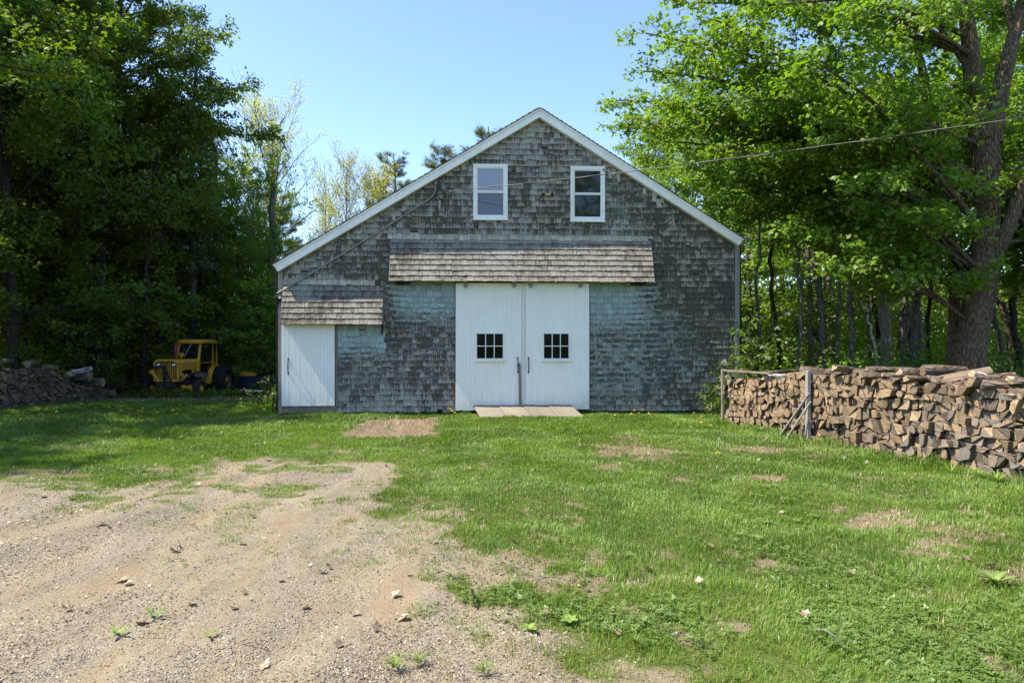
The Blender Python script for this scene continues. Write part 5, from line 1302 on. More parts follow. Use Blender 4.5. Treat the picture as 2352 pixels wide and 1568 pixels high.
def cell_log(poly, length, off, mats, name='split_log', round_=None):
    """poly in (s, z) on the face; pushed back from it. returns mesh verts local to its middle"""
    n = len(poly); cs = sum(p[0] for p in poly) / n; cz = sum(p[1] for p in poly) / n
    mb = MB(); tilt = (wr.gauss(0, .05), wr.gauss(0, .05)); cut = (wr.gauss(0, .10), wr.gauss(0, .10))
    back = []; front = []
    for (s, z) in poly:
        ds, dz = s - cs, z - cz
        front.append(Vector((ds, cut[0] * ds + cut[1] * dz, dz)))
        back.append(Vector((ds * .97 + tilt[0] * length, length, dz * .97 + tilt[1] * length * .3)))
    ins = [f * .94 + Vector((0, -.004, 0)) for f in front]
    mb.add(ins, [list(range(n))], 0)
    for i in range(n):
        j = (i + 1) % n; mb.add([front[i], front[j], ins[j], ins[i]], [(0, 1, 2, 3)], 1 if round_ and i in round_ else 0)
    for i in range(n):
        j = (i + 1) % n; curved = round_ and i in round_
        mb.add([front[i], back[i], back[j], front[j]], [(0, 1, 2, 3)], 1 if curved else 2, curved)
    mb.add(back, [list(range(n - 1, -1, -1))], 0)
    return mb, (cs, cz)
def arc(a, b, bulge, k=4):
    """points between a and b bulging to the left of ab"""
    dx, dz = b[0] - a[0], b[1] - a[1]; out = []
    for i in range(1, k + 1):
        t = i / (k + 1); h = 4 * t * (1 - t) * bulge; out.append((a[0] + dx * t + dz * h, a[1] + dz * t - dx * h))
    return out
def cells(L, rows, wmin, wmax, topf):
    """irregular packing: list of (poly, curved edge indices, shape, row)"""
    nz = lambda s, r: .028 * math.sin(s * 3.1 + r * 1.7) + .05 * (float(vnoise(s * 2.3, r * 3.7, 12)) - .5) + .085 * (float(vnoise(s * 7.0, r * 5.3, 13)) - .5)
    out = []
    lev = lambda s, r: (topf(s) * r / rows) + (nz(s, r) if 0 < r < rows else 0)
    for r in range(rows):
        s = wr.uniform(-.1, 0); prev = None
        while s < L:
            w = wr.uniform(wmin, wmax); s2 = s + w
            if prev is None: prev = (s, s + wr.uniform(-.03, .03))
            b1 = (prev[0], lev(prev[0], r)); t1 = (prev[1], lev(prev[1], r + 1))
            nb = s2 + wr.uniform(-.045, .045); nt = s2 + wr.uniform(-.045, .045)
            if nt < prev[1] + .05: nt = prev[1] + .05
            if nb < prev[0] + .05: nb = prev[0] + .05
            b2 = (nb, lev(nb, r)); t2 = (nt, lev(nt, r + 1))
            prev = (nb, nt); s = s2
            k = wr.random(); q = [b1, b2, t2, t1]
            polys = []
            if k < .74 and w > wmin * 1.05:
                m = ((b1[0] + t2[0]) / 2 + wr.uniform(-.02, .02), (b1[1] + t2[1]) / 2)
                if wr.random() < .5: polys = [([b1, b2, t2], 'wedge'), ([b1, t2, t1], 'wedge')]
                else: polys = [([b1, b2, t1], 'wedge'), ([b2, t2, t1], 'wedge')]
            elif k < .80: polys = [(q, 'block')]
            elif k < .93:
                polys = [(q, 'half round')]
            else: polys = [(q, 'round')]
            for P, sh in polys:
                cx = sum(p[0] for p in P) / len(P); cz = sum(p[1] for p in P) / len(P)
                sk = wr.uniform(.82, .96); P = [(cx + (p[0] - cx) * sk + wr.gauss(0, .006), cz + (p[1] - cz) * sk + wr.gauss(0, .006)) for p in P]
                cur = set()
                if sh == 'wedge':
                    e = wr.randrange(3); a, b = P[e], P[(e + 1) % 3]; A = arc(a, b, wr.uniform(.04, .16)); P = P[:e + 1] + A + P[e + 1:]; cur = set(range(e, e + len(A) + 1))
                elif sh == 'half round':
                    e = 2 if wr.random() < .6 else 0; a, b = P[e], P[(e + 1) % 4]
                    A = arc(a, b, .16, 5); P = P[:e + 1] + A + P[e + 1:]; cur = set(range(e, e + len(A) + 1))
                elif sh == 'round':
                    w2 = max(p[0] for p in P) - min(p[0] for p in P); h2 = max(p[1] for p in P) - min(p[1] for p in P); ph = wr.uniform(0, 6)
                    P = [(cx + .5 * w2 * math.cos(2 * math.pi * i / 12) * (1 + .07 * math.sin(3 * i + ph)), cz + .5 * h2 * math.sin(2 * math.pi * i / 12) * (1 + .07 * math.cos(2 * i + ph))) for i in range(12)]; cur = set(range(12))
                else:
                    # knock one corner off
                    e = wr.randrange(4); a, b = P[e], P[(e + 1) % 4]; m = ((a[0] + b[0]) / 2 + wr.gauss(0, .012), (a[1] + b[1]) / 2 + wr.gauss(0, .012)); P.insert(e + 1, m)
                out.append((P, cur, sh, r))
    return out
ROWS = 9
rown = ['bottom row', 'second row up', 'third row up', 'fourth row up', 'fifth row up', 'fourth row down', 'third row down', 'second row down', 'top row']
topf = lambda s: float(np.interp(s, [-1, 0, 1.9, 2.15, 2.6, 4.5, 6.3, 8], [.92, .95, 1.05, 1.16, 1.18, 1.12, 1.17, 1.2])) + .022 * math.sin(s * 4) + .05 * (float(vnoise(s * 5, 3.3, 9)) - .5)
CL = cells(7.0, ROWS, .10, .165, topf)
CL.sort(key=lambda c: -sum(p[0] for p in c[0]) / len(c[0]))
vis = []
for c in CL:
    cs = sum(p[0] for p in c[0]) / len(c[0]); pp = pile_pt(cs, 0, 0); u = 1176 + FPX * pp.x / pp.y
    vis.append(u < 2385)
FACE = Matrix(((PD[0], -PN[0], 0), (PD[1], -PN[1], 0), (0, 0, 1)))     # local x along the pile, y into it
rest = MB(); nind = 0
for c, v in zip(CL, vis):
    P, cur, sh, r = c; cs = sum(p[0] for p in P) / len(P)
    fresh = .70 - .13 * cs + .05 * (r - 3) + wr.gauss(0, .32)
    em = 'end_tan' if fresh > .42 else 'end_brown' if fresh > .05 else 'end_grey'
    off = wr.gauss(0, .03) + (.06 if wr.random() < .06 else 0)
    mb, (ls, lz) = cell_log(P, .40, 0, None, round_=cur)
    loc = pile_pt(ls, off, lz + float(height(*(PA + PD * ls))) + .01)
    if v and nind < 250:
        nind += 1
        o = mb.build('split_log', [M[em], M['log_bark'], M['split_orange' if wr.random() < .25 and em != 'end_grey' else 'split_face']]); o.matrix_world = Matrix.Translation(loc) @ FACE.to_4x4()
        col = {'end_tan': 'tan', 'end_brown': 'brown', 'end_grey': 'grey'}[em]
        part_ = 'past the grey post' if cs > 2.15 else 'before the grey post'
        tag(o, f'{col} {sh.replace("half round", "half-round")} log in {rown[r]} of firewood {part_}', 'firewood log', 'split logs of the long firewood stack')
    else:
        mi = {'end_tan': 0, 'end_brown': 1, 'end_grey': 2}[em]
        R = Matrix.Translation(loc) @ FACE.to_4x4()
        b = len(rest.v); rest.v += [tuple(R @ Vector(p)) for p in mb.v]; rest.f += [[b + i for i in f] for f in mb.f]; rest.m += [mi if m == 0 else 2 + m for m in mb.m]; rest.sm += mb.sm
def tilt_mat(seedname):
    return None
# near-black box added inside the stack, standing in for shade between the ends
gap_shade = MB(); 
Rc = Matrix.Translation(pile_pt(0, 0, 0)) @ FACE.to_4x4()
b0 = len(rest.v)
gap_shade.box(.02, 6.9, .16, .36, .0, .93, 0, M=Rc)
rest.v += gap_shade.v; rest.f += [[b0 + i for i in f] for f in gap_shade.f]; rest.m += [5] * len(gap_shade.f); rest.sm += gap_shade.sm
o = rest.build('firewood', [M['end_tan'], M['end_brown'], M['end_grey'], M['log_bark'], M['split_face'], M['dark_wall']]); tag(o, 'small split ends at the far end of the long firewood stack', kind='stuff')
# logs lying along the top
def lying(label, a, b, r, shape, mats, name='firewood_log', cat='firewood log', wob=.0, sq=1.0, rot=0.0):
    a = Vector(a); b = Vector(b); d = b - a; L = d.length; mb = MB()
    if shape == 'half': prof = [(math.cos(t), math.sin(t)) for t in np.linspace(0, math.pi, 8)] + [(-.3, -.12), (.4, -.15)]; bk = set(range(7))
    elif shape == 'round': prof = [(math.cos(t) * (1 + .06 * math.sin(3 * t)), math.sin(t) * (1 + .05 * math.cos(2 * t))) for t in np.linspace(0, 2 * math.pi, 14)[:-1]]; bk = set(range(13))
    elif shape == 'wedge': prof = [(-1, -.5), (1, -.65), (.8, -.1), (.1, .75), (-.3, .7)]; bk = {1, 2}
    else: prof = [(-1, -.6), (1, -.5), (1.05, .45), (.1, .6), (-.95, .5)]; bk = {3}
    n = len(prof); c_, s_ = math.cos(rot), math.sin(rot)
    prof = [(x * c_ - z * s_, x * s_ + z * c_) for x, z in prof]
    q = d.to_track_quat('Y', 'Z').to_matrix(); K = 6; rings = []
    for k in range(K + 1):
        t = k / K; w = Vector((wr.gauss(0, wob), 0, wr.gauss(0, wob))); rr = r * (1 + .05 * math.sin(5 * t + rot)) * (1 if 0 < k < K else .95)
        rings.append([Vector((x * rr, -L / 2 + L * t + (wr.gauss(0, .012) if k in (0, K) else 0), z * rr * sq)) + w for x, z in prof])
    for k in range(K):
        for i in range(n):
            j = (i + 1) % n; mb.add([rings[k][i], rings[k + 1][i], rings[k + 1][j], rings[k][j]], [(3, 2, 1, 0)], 1 if i in bk else 2, i in bk and shape != 'block')
    mb.add(rings[0], [list(range(n))], 0); mb.add(rings[K], [list(range(n - 1, -1, -1))], 0)
    o = mb.build(name, [M[m] for m in mats]); o.matrix_world = Matrix.Translation((a + b) / 2) @ q.to_4x4()
    return tag(o, label, cat)
g2 = lambda u, v, off: (lambda p: p)(None)
def top_pt(u, v, off):
    """point of the print at the given distance behind the stack's face"""
    dx = (u - 1176.0) / FPX; q = PA + PN * off
    # t*(dx,1) = q + PD*s
    A = np.array([[dx, -PD[0]], [1.0, -PD[1]]]); t, s = np.linalg.solve(A, q); return Vector((dx * t, t, CAM_Z + (784 - v) / FPX * t))
def lay(u1, v1, o1, u2, v2):
    a = top_pt(u1, v1, o1); return a, at_depth(u2, v2, a.y + wr.uniform(-.05, .12))
W3 = ('end_tan', 'log_bark', 'split_face')
lying('stout split log lying lengthwise, pale cut end with bark above, atop the stack', *lay(2064, 857, -.05, 2140, 857), .085, 'half', W3)
lying('long squared orange split log raised at one end on the stack top', *lay(2152, 872, -.02, 2272, 849), .085, 'wedge', ('end_grey', 'split_face', 'split_orange'), sq=.8, rot=.1)
lying('short dark split log lying under the raised orange log', *lay(2178, 884, .02, 2230, 878), .075, 'wedge', ('end_grey', 'log_bark', 'split_orange'))
lying('broad bark covered log lying along the stack top below the raised log', *lay(2222, 886, -.02, 2330, 870), .105, 'half', ('end_tan', 'log_bark', 'split_face'))
lying('thick grey split slab lying near the frame edge on the stack', *lay(2310, 912, .05, 2400, 893), .10, 'block', ('end_grey', 'split_face', 'split_face'), sq=.7)
lying('big bark faced log below the grey slab at the frame edge', *lay(2336, 935, .06, 2440, 930), .10, 'half', ('end_brown', 'log_bark', 'split_orange'), rot=1.2)
lying('peeled white birch pole slanting across the top of the stack', *lay(2232, 858, -.3, 2372, 912), .06, 'round', ('end_tan', 'peeled_white', 'split_face'), wob=.01, name='birch_pole')
lying('flat tan slab lying behind the peeled birch pole', *lay(2312, 868, -.38, 2400, 880), .11, 'block', ('end_tan', 'split_face', 'split_face'), sq=.5)
lying('grey brown log at the back of the stack beside the raised log', *lay(2120, 850, -.32, 2215, 853), .09, 'round', ('end_brown', 'log_bark', 'split_face'))
lying('thin bark strip log lying along the stack just past the grey post', *lay(1905, 853, -.1, 2010, 851), .05, 'half', ('end_tan', 'log_bark', 'split_face'))
lying('bark covered half log in the row on top in mid stack', *lay(1990, 849, -.15, 2095, 850), .055, 'half', ('end_tan', 'log_bark', 'split_orange'))
lying('slender bark log on the stack top ending near the grey post', *lay(1870, 858, -.2, 1935, 851), .05, 'round', ('end_tan', 'log_bark', 'split_face'))
lying('birch log with mottled white bark lying between rail and grey post', *lay(1752, 866, .0, 1815, 865), .062, 'round', ('end_tan', 'bark_birch', 'split_face'), name='birch_log')
lying('orange split block at the top against the grey post', *lay(1812, 862, .0, 1850, 858), .075, 'block', ('end_tan', 'log_bark', 'split_orange'))
lying('thin pale split stick lying under the birch log', *lay(1722, 878, -.02, 1770, 876), .035, 'wedge', ('end_tan', 'peeled_white', 'split_face'))
lying('crooked bark branch lying on top beside the orange block', *lay(1760, 855, -.15, 1840, 851), .022, 'round', ('end_tan', 'log_bark', 'split_face'), wob=.012)
for i in range(22):
    s_ = 2.35 + 4.0 * (i + wr.random() * .8) / 22; of = -wr.uniform(.02, .36); zz = topf(s_) + wr.uniform(.0, .06) + float(height(*(PA + PD * s_)))
    c_ = pile_pt(s_, of, zz + .03); a_ = wr.gauss(0, .35); h_ = wr.uniform(.17, .24); dv = Vector((math.cos(a_), math.sin(a_), wr.gauss(0, .08))) * h_
    lying('loose split log lying on top of the long firewood stack', c_ - dv, c_ + dv, wr.uniform(.045, .075), wr.choice(['half', 'wedge', 'wedge', 'round', 'half']), (wr.choice(['end_tan', 'end_brown', 'end_grey']), 'log_bark', wr.choice(['split_face', 'split_orange'])), rot=wr.uniform(0, 6.28) if i % 3 else 0.0)['group'] = 'loose splits on top of the firewood stack'
# rack that holds the stack
rk = thing('wood_rack', 'weathered timber rack with posts and rail holding up the firewood', 'wood rack', tuple(pile_pt(0, 0, 0)))
def stick(name, a, b, w, d, mat, parent=None, base=None, bev=.004):
    a = Vector(a); b = Vector(b); L = (b - a).length; mb = MB(); q = (b - a).to_track_quat('Z', 'Y').to_matrix().to_4x4()
    R = Matrix.Translation(a - (Vector(base) if base else Vector())) @ q; mb.box(-w / 2, w / 2, -d / 2, d / 2, 0, L, 0, M=R, bev=bev); return mb.build(name, M[mat], parent)
B0 = tuple(pile_pt(0, 0, 0))
stick('post', pile_pt(-.14, .05, -.05), pile_pt(-.14, .05, 1.16), .05, .09, 'brown_board', rk, B0)
stick('post', pile_pt(-.14, -.42, -.05), pile_pt(-.14, -.42, 1.16), .05, .09, 'brown_board', rk, B0)
p0 = top_pt(1856, 1006, .07); stick('post', (p0.x, p0.y, -.05), (p0.x, p0.y, 1.24), .06, .10, 'grey_board', rk, B0)
stick('rail', pile_pt(-.2, .02, 1.13), pile_pt(1.42, .0, 1.135), .09, .035, 'brown_board', rk, B0)
stick('rail', pile_pt(2.2, -.40, 1.12), pile_pt(3.5, -.40, 1.12), .10, .03, 'grey_board', rk, B0)
stick('rail', pile_pt(-.14, .0, 1.07), pile_pt(-.14, -.42, 1.07), .07, .03, 'brown_board', rk, B0)
a = top_pt(1859, 903, .14); b = ground_at(1790, 1003)
tag(stick('leaning_board', (b[0], b[1], 0), a, .045, .03, 'grey_board'), 'longer grey board leaning from the ground to the rack post', 'board')
a = top_pt(1862, 922, .15); b = ground_at(1805, 1009)
tag(stick('leaning_board', (b[0], b[1], 0), a, .04, .03, 'grey_board'), 'shorter notched grey board leaning in front of the longer one', 'board')
def pole(label, a, b, r):
    mb = MB(); a = Vector(a); b = Vector(b); mb.tube([a.lerp(b, i / 6) + Vector((wr.gauss(0, .004), 0, wr.gauss(0, .004))) for i in range(7)], [r * (1 - .03 * i) for i in range(7)], 9)
    tag(mb.build('birch_stick', M['peeled_white']), label, 'stick')
b = ground_at(1694, 972); pole('longer peeled white stick leaning on the end of the firewood stack', (b[0], b[1] - .05, 0), top_pt(1673, 897, .12), .022)
b = ground_at(1686, 975); pole('shorter peeled white stick leaning low on the rack end post', (b[0] - .03, b[1] - .08, 0), top_pt(1672, 940, .14), .021)

# old woodpile in the shade on the far lawn
QA = np.array((-12.15, 20.3)); QD = np.array((-.225, -.974)); QN = np.array((.974, -.225)); 
topq = lambda s: (.32 + .66 * float(ss(.2, 2.1, s))) + .14 * float(ss(2.4, 3.3, s)) + .05 * math.sin(s * 4)
CQ = cells(5.4, 8, .11, .2, topq); old = MB()
FQ = Matrix(((QD[0], -QN[0], 0), (QD[1], -QN[1], 0), (0, 0, 1)))
for P, cur, sh, r in CQ:
    mb, (ls, lz) = cell_log(P, .42, 0, None, round_=cur); pp = QA + QD * ls + QN * wr.gauss(0, .05); R = Matrix.Translation((pp[0], pp[1], lz + float(height(*pp)) + .01)) @ FQ.to_4x4()
    b = len(old.v); old.v += [tuple(R @ Vector(p)) for p in mb.v]; old.f += [[b + i for i in f] for f in mb.f]; k = wr.random(); e = 0 if k < .3 else 1 if k < .75 else 2
    old.m += [e if m == 0 else 2 + m for m in mb.m]; old.sm += mb.sm
tag(old.build('old_woodpile', [M['end_tan'], M['end_brown'], M['end_grey'], M['log_bark'], M['split_face']]), 'old grey split logs heaped in the shade', kind='stuff')
def q_pt(s, off, z): p = QA + QD * s + QN * off; return (p[0], p[1], z + float(height(*p)))
lying('birch log with peeling bark lying on the low end of the old woodpile', q_pt(1.25, -.05, .80), q_pt(.45, .0, .96), .085, 'round', ('end_tan', 'bark_birch', 'split_face'), name='birch_log', wob=.008)
lying('sawn round with a pale face below the birch log on the old woodpile', q_pt(.62, .14, .74), q_pt(.75, -.35, .76), .14, 'round', W3)
lying('sawn round with a pale face at the low tip of the old woodpile', q_pt(.18, .16, .55), q_pt(.35, -.3, .56), .145, 'round', W3)
lying('chunky bark log end lying at the very foot of the old woodpile', q_pt(-.3, .12, .16), q_pt(-.1, -.3, .18), .15, 'half', ('end_brown', 'log_bark', 'split_face'))
lying('grey split block standing proud on the crest of the old woodpile', q_pt(3.75, .05, 1.29), q_pt(3.35, -.05, 1.31), .13, 'block', ('end_grey', 'split_face', 'split_face'))
lying('barky log end lying high on the old woodpile by the step', q_pt(2.55, .08, 1.15), q_pt(2.1, -.1, 1.15), .10, 'round', ('end_brown', 'log_bark', 'split_face'))
lying('squared grey log on the step of the old woodpile', q_pt(2.0, .06, 1.06), q_pt(1.6, -.05, 1.02), .11, 'block', ('end_grey', 'split_face', 'split_face'))
lying('grey slab lying flat where the old woodpile meets the frame edge', q_pt(4.6, .06, 1.26), q_pt(4.1, -.1, 1.26), .10, 'wedge', ('end_grey', 'split_face', 'peeled_white'))
lying('dark barky limb lying between the block and the step of the old woodpile', q_pt(3.2, .06, 1.22), q_pt(2.8, -.1, 1.22), .09, 'half', ('end_grey', 'log_bark', 'split_face'))

# ------------------------------------------------------------------ tractor
def tractor_mat(name, col, rust=.35, rough=.5):
    T = NT(name); a = T.noise(T.coord(), 3.5, 6, .7); b = T.noise(T.coord(scale=(6, 6, 1.2)), 2.0, 4, .6)
    c = T.mix(T.map(a, .50, .70, 0, rust * 1.6), col, (.12, .055, .025)); c = vmul(T, c, T.map(b, .25, .75, .72, 1.12))
    T.pbr(c, rough, T.bump(a, .004), spec=.4); M[name] = T.mat
tractor_mat('tractor_yellow', (.80, .41, .03))
tractor_mat('tractor_red', (.33, .035, .05), .2)
plain('rubber', (.018, .018, .019), .75, var=.3)
plain('steel_dull', (.20, .20, .19), .55, .5)
plain('engine_dark', (.03, .025, .02), .8)
plain('silver', (.55, .55, .53), .3, .9)
plain('amber', (.55, .16, .02), .3)
glass_mat('cab_glass', (.012, .016, .012), .03)
tr_ = thing('tractor', 'yellow industrial tractor with glazed cab parked at the wood edge', 'tractor', (-11.62, 23.5, -.215), math.radians(1.5))
def tp(name, mb, mats, parent=None): return mb.build(name, [M[m] for m in (mats if isinstance(mats, (list, tuple)) else [mats])], parent or tr_)
mb = MB()                                   # bonnet: shell with rounded shoulders, open engine bay below
prof = [(-.37, .98), (-.37, 1.24), (-.33, 1.305), (-.25, 1.33), (0, 1.345), (.25, 1.33), (.33, 1.305), (.37, 1.24), (.37, .98), (.345, .98), (.345, 1.2), (-.345, 1.2), (-.345, .98)]
mb.prism(prof, -.30, .95, 0); mb.box(-.37, .37, .95, .985, 1.0, 1.335, 0); mb.box(.345, .375, .55, .95, .86, .985, 0)
tp('bonnet', mb, 'tractor_yellow')
mb = MB()                                   # grille shell
mb.prism([(-.385, .62), (-.385, 1.25), (-.34, 1.325), (-.24, 1.36), (.24, 1.36), (.34, 1.325), (.385, 1.25), (.385, .62), (.30, .62), (.30, .69), (-.30, .69), (-.30, .62)], -.36, -.29, 1)
for s in (-1, 1): mb.box(s * .385 - .03, s * .385 + .03, -.62, -.30, .62, 1.28, 0, bev=.012)
mb.prism([(-.41, 1.24), (-.36, 1.32), (-.25, 1.362), (.25, 1.362), (.36, 1.32), (.41, 1.24), (.35, 1.24), (.30, 1.275), (.2, 1.30), (-.2, 1.30), (-.30, 1.275), (-.35, 1.24)], -.63, -.29, 0)
mb.box(-.36, .36, -.60, -.30, .62, .685, 0, bev=.01)
gsh = tp('grille', mb, ['tractor_yellow', 'engine_dark'])
mb = MB()
for i in range(9): x = -.28 + i * .07; mb.box(x - .014, x + .014, -.585, -.55, .69, 1.27, 0, bev=.004)
mb.box(-.355, .355, -.55, -.53, .685, 1.29, 1)
tp('grille_bars', mb, ['tractor_yellow', 'engine_dark'], gsh)
mb = MB()
for x in (-.035, .02): mb.box(x, x + .022, -.597, -.586, 1.02, 1.15, 0)
mb.box(-.02, .02, -.596, -.586, 1.075, 1.095, 0); tp('emblem', mb, 'silver', gsh)
for s in (-1, 1):
    mb = MB(); R = Matrix.Translation((s * .255, -.60, 1.17)) @ Matrix.Rotation(math.radians(90), 4, 'X')
    mb.lathe([(0, -.02), (.075, -.02), (.082, .012), (.068, .022), (.062, .012)], 20, 0, M=R); mb.lathe([(.0, .018), (.04, .016), (.062, .010)], 20, 1, M=R); tp('headlight', mb, ['engine_dark', 'silver'])
mb = MB(); mb.box(.416, .422, -.56, -.36, .70, .80, 0, bev=.002); tp('badge', mb, 'steel_dull')
mb = MB(); mb.box(-.30, .30, -.60, 1.0, .42, .62, 0, bev=.02); mb.box(-.24, .24, -.25, .95, .62, 1.0, 0, bev=.02); mb.box(-.33, .33, -.68, -.45, .42, .60, 0, bev=.02)
for i in range(6): mb.lathe([(0, 0), (.05, 0), (.05, .05), (0, .05)], 10, 1, M=Matrix.Translation((.25, -.05 + .16 * i, .72 + .05 * (i % 3))) @ Matrix.Rotation(math.radians(90), 4, 'Y'))
mb.lathe([(0, 0), (.075, .0), (.085, .06), (.06, .12), (0, .14)], 14, 2, M=Matrix.Translation((.24, -.12, .80)) @ Matrix.Rotation(math.radians(90), 4, 'Y')); mb.tube([(.30, -.15, .62), (.36, .0, .76), (.34, .16, .80)], .045, 10, 2)
mb.box(-.26, .26, 1.0, 2.3, .40, .85, 0, bev=.04)
tp('engine', mb, ['engine_dark', 'steel_dull', 'tractor_yellow'])
mb = MB(); mb.box(-.80, .80, -.05, .05, .30, .41, 0, bev=.02); mb.tube([(.15, -.12, .40), (.60, -.12, .40)], .055, 12, 0); mb.tube([(.60, -.12, .40), (.76, -.11, .40)], .025, 8, 0); mb.tube([(-.62, -.12, .40), (-.2, -.12, .40)], .05, 12, 0)
for x in (-.72, .72, .35, .6): mb.tube([(x, -.1, .30), (x, -.1, .47)], .045, 10, 0)
tp('front_axle', mb, 'tractor_yellow')
def wheel(name, x, y, z, r, w, rimr, side, lugs):
    mb = MB(); hw = w / 2; R = Matrix.Translation((x, y, z)) @ Matrix.Rotation(math.radians(90), 4, 'Y')
    pr_ = [(rimr, -hw * .8), (rimr + .02, -hw * .92), (r * .86, -hw), (r * .96, -hw * .9), (r, -hw * .6), (r, hw * .6), (r * .96, hw * .9), (r * .86, hw), (rimr + .02, hw * .92), (rimr, hw * .8)]
    mb.lathe(pr_, 36, 0, M=R, close=True)
    if lugs:
        for i in range(20):
            for s in (-1, 1):
                a = 2 * math.pi * (i + (.5 if s > 0 else 0)) / 20; da = .30
                P = []
                for (rr, ax_, aa) in ((r - .01, 0, a), (r - .01, s * hw * .95, a + da), (r - .01, s * hw * .95, a + da + .11), (r - .01, 0, a + .11), (r + .035, 0, a + .02), (r + .022, s * hw * .95, a + da + .02), (r + .022, s * hw * .95, a + da + .09), (r + .035, 0, a + .09)):
                    P.append(R @ Vector((rr * math.cos(aa), rr * math.sin(aa), ax_)))
                mb.add(P, [(0, 1, 2, 3), (4, 5, 6, 7), (0, 1, 5, 4), (1, 2, 6, 5), (2, 3, 7, 6), (3, 0, 4, 7)], 0)
    else:
        for q in (-.5, 0, .5): mb.lathe([(r - .005, q * hw - .02), (r + .012, q * hw - .015), (r + .012, q * hw + .015), (r - .005, q * hw + .02)], 36, 0, M=R)
    t = tp(name, mb, 'rubber')
    m2 = MB(); d = .35 * hw * side
    m2.lathe([(rimr, -hw * .8), (rimr - .015, -hw * .5), (rimr - .03, 0), (rimr - .015, hw * .5), (rimr, hw * .8), (rimr + .012, hw * .82)], 30, 0 if not lugs else 1, M=R)
    m2.lathe([(rimr - .03, -.01 + d), (rimr * .6, .02 * side + d), (.09, .03 * side + d), (.07, .09 * side + d), (0, .1 * side + d)], 30, 0, M=R)
    for i in range(6): a = i * math.pi / 3; m2.lathe([(0, 0), (.016, 0), (.016, .03 * side), (0, .03 * side)], 6, 1, M=R @ Matrix.Translation((rimr * .5 * math.cos(a), rimr * .5 * math.sin(a), d + .02 * side)))
    tp('rim', m2, ['tractor_yellow', 'steel_dull'], t)
wheel('front_wheel', .84, 0, .32, .335, .20, .19, 1, False); wheel('front_wheel', -.84, 0, .32, .335, .20, .19, -1, False)
wheel('rear_wheel', .82, 2.2, .50, .54, .40, .31, 1, True); wheel('rear_wheel', -.82, 2.2, .50, .54, .40, .31, -1, True)
for s in (-1, 1):                            # fenders: inner disc and arched band
    mb = MB(); n = 16; A0, A1 = math.radians(-5), math.radians(172); x0 = s * .44; x1 = s * .60; pts = []
    for i in range(n + 1): a = A0 + (A1 - A0) * i / n; pts.append((2.2 - .58 * math.cos(a) * 1.0, .50 + .57 * math.sin(a)))
    for i in range(n):
        (ya, za), (yb, zb) = pts[i], pts[i + 1]
        q = [(x0, ya, za), (x1, ya, za), (x1, yb, zb), (x0, yb, zb), (x0, ya, za - .018), (x1, ya, za - .018), (x1, yb, zb - .018), (x0, yb, zb - .018)]
        mb.add(q, [(0, 1, 2, 3), (7, 6, 5, 4), (0, 4, 5, 1), (2, 6, 7, 3), (1, 5, 6, 2), (3, 7, 4, 0)], 0)
        mb.add([(x0, ya, za), (x0, yb, zb), (x0, 2.2, .47), (x0 - s * .018, ya, za), (x0 - s * .018, yb, zb), (x0 - s * .018, 2.2, .47)], [(0, 1, 2), (5, 4, 3), (0, 3, 4, 1)], 0)
    tp('fender', mb, 'tractor_yellow')
    mb = MB(); mb.lathe([(0, 0), (.045, 0), (.05, .06), (.03, .09), (0, .09)], 12, 0, M=Matrix.Translation((s * .66, 2.05, 1.05))); tp('indicator_lamp', mb, 'amber')
# cab
def bar(mb, a, b, w, d, mat=0):
    a = Vector(a); b = Vector(b); q = (b - a).to_track_quat('Z', 'Y').to_matrix().to_4x4(); mb.box(-w / 2, w / 2, -d / 2, d / 2, 0, (b - a).length, mat, M=Matrix.Translation(a) @ q, bev=.008)
cab = MB(); cw = .40; FB, FT = .98, 1.24; ZB, ZT = 1.30, 1.93; RB = 2.55
for s in (-1, 1):
    bar(cab, (s * cw, FB, ZB - .02), (s * (cw - .03), FT, ZT), .075, .075); bar(cab, (s * (cw + .01), FB, ZB), (s * (cw + .01), FB - .03, .88), .07, .14)
    bar(cab, (s * cw, 2.2, .95), (s * (cw - .02), 2.2, ZT), .06, .08); bar(cab, (s * cw, RB, .98), (s * (cw - .02), RB - .02, ZT), .06, .06)
    bar(cab, (s * (cw - .02), FT, ZT - .02), (s * (cw - .02), RB, ZT - .02), .06, .06); bar(cab, (s * cw, 2.2, 1.18), (s * cw, RB, 1.16), .05, .05)
    bar(cab, (s * cw, FB + .03, 1.19), (s * cw, 2.2, 1.19), .03, .035)
bar(cab, (-cw, FB, ZB), (cw, FB, ZB), .07, .08); bar(cab, (-cw + .03, FT, ZT - .01), (cw - .03, FT, ZT - .01), .07, .07); bar(cab, (-cw, RB, ZT - .03), (cw, RB, ZT - .03), .05, .05); bar(cab, (-cw, RB, 1.0), (cw, RB, 1.0), .05, .3)
tp('cab_frame', cab, 'tractor_yellow')
mb = MB()                                    # roof with sloping edges and dark hatch
y0, y1 = FT - .10, RB + .04; z0, z1 = ZT - .02, ZT + .105
V = [(-.46, y0, z0), (.46, y0, z0), (.46, y1, z0), (-.46, y1, z0), (-.46, y0, z0 + .05), (.46, y0, z0 + .05), (.46, y1, z0 + .05), (-.46, y1, z0 + .05), (-.36, y0 + .09, z1), (.36, y0 + .09, z1), (.36, y1 - .1, z1), (-.36, y1 - .1, z1)]
mb.add(V, [(3, 2, 1, 0), (0, 1, 5, 4), (1, 2, 6, 5), (2, 3, 7, 6), (3, 0, 4, 7), (4, 5, 9, 8), (5, 6, 10, 9), (6, 7, 11, 10), (7, 4, 8, 11), (8, 9, 10, 11)], 0)
mb.box(-.22, .28, y0 + .14, y0 + .7, z1 + .001, z1 + .03, 1, bev=.01); tp('cab_roof', mb, ['tractor_yellow', 'engine_dark'])
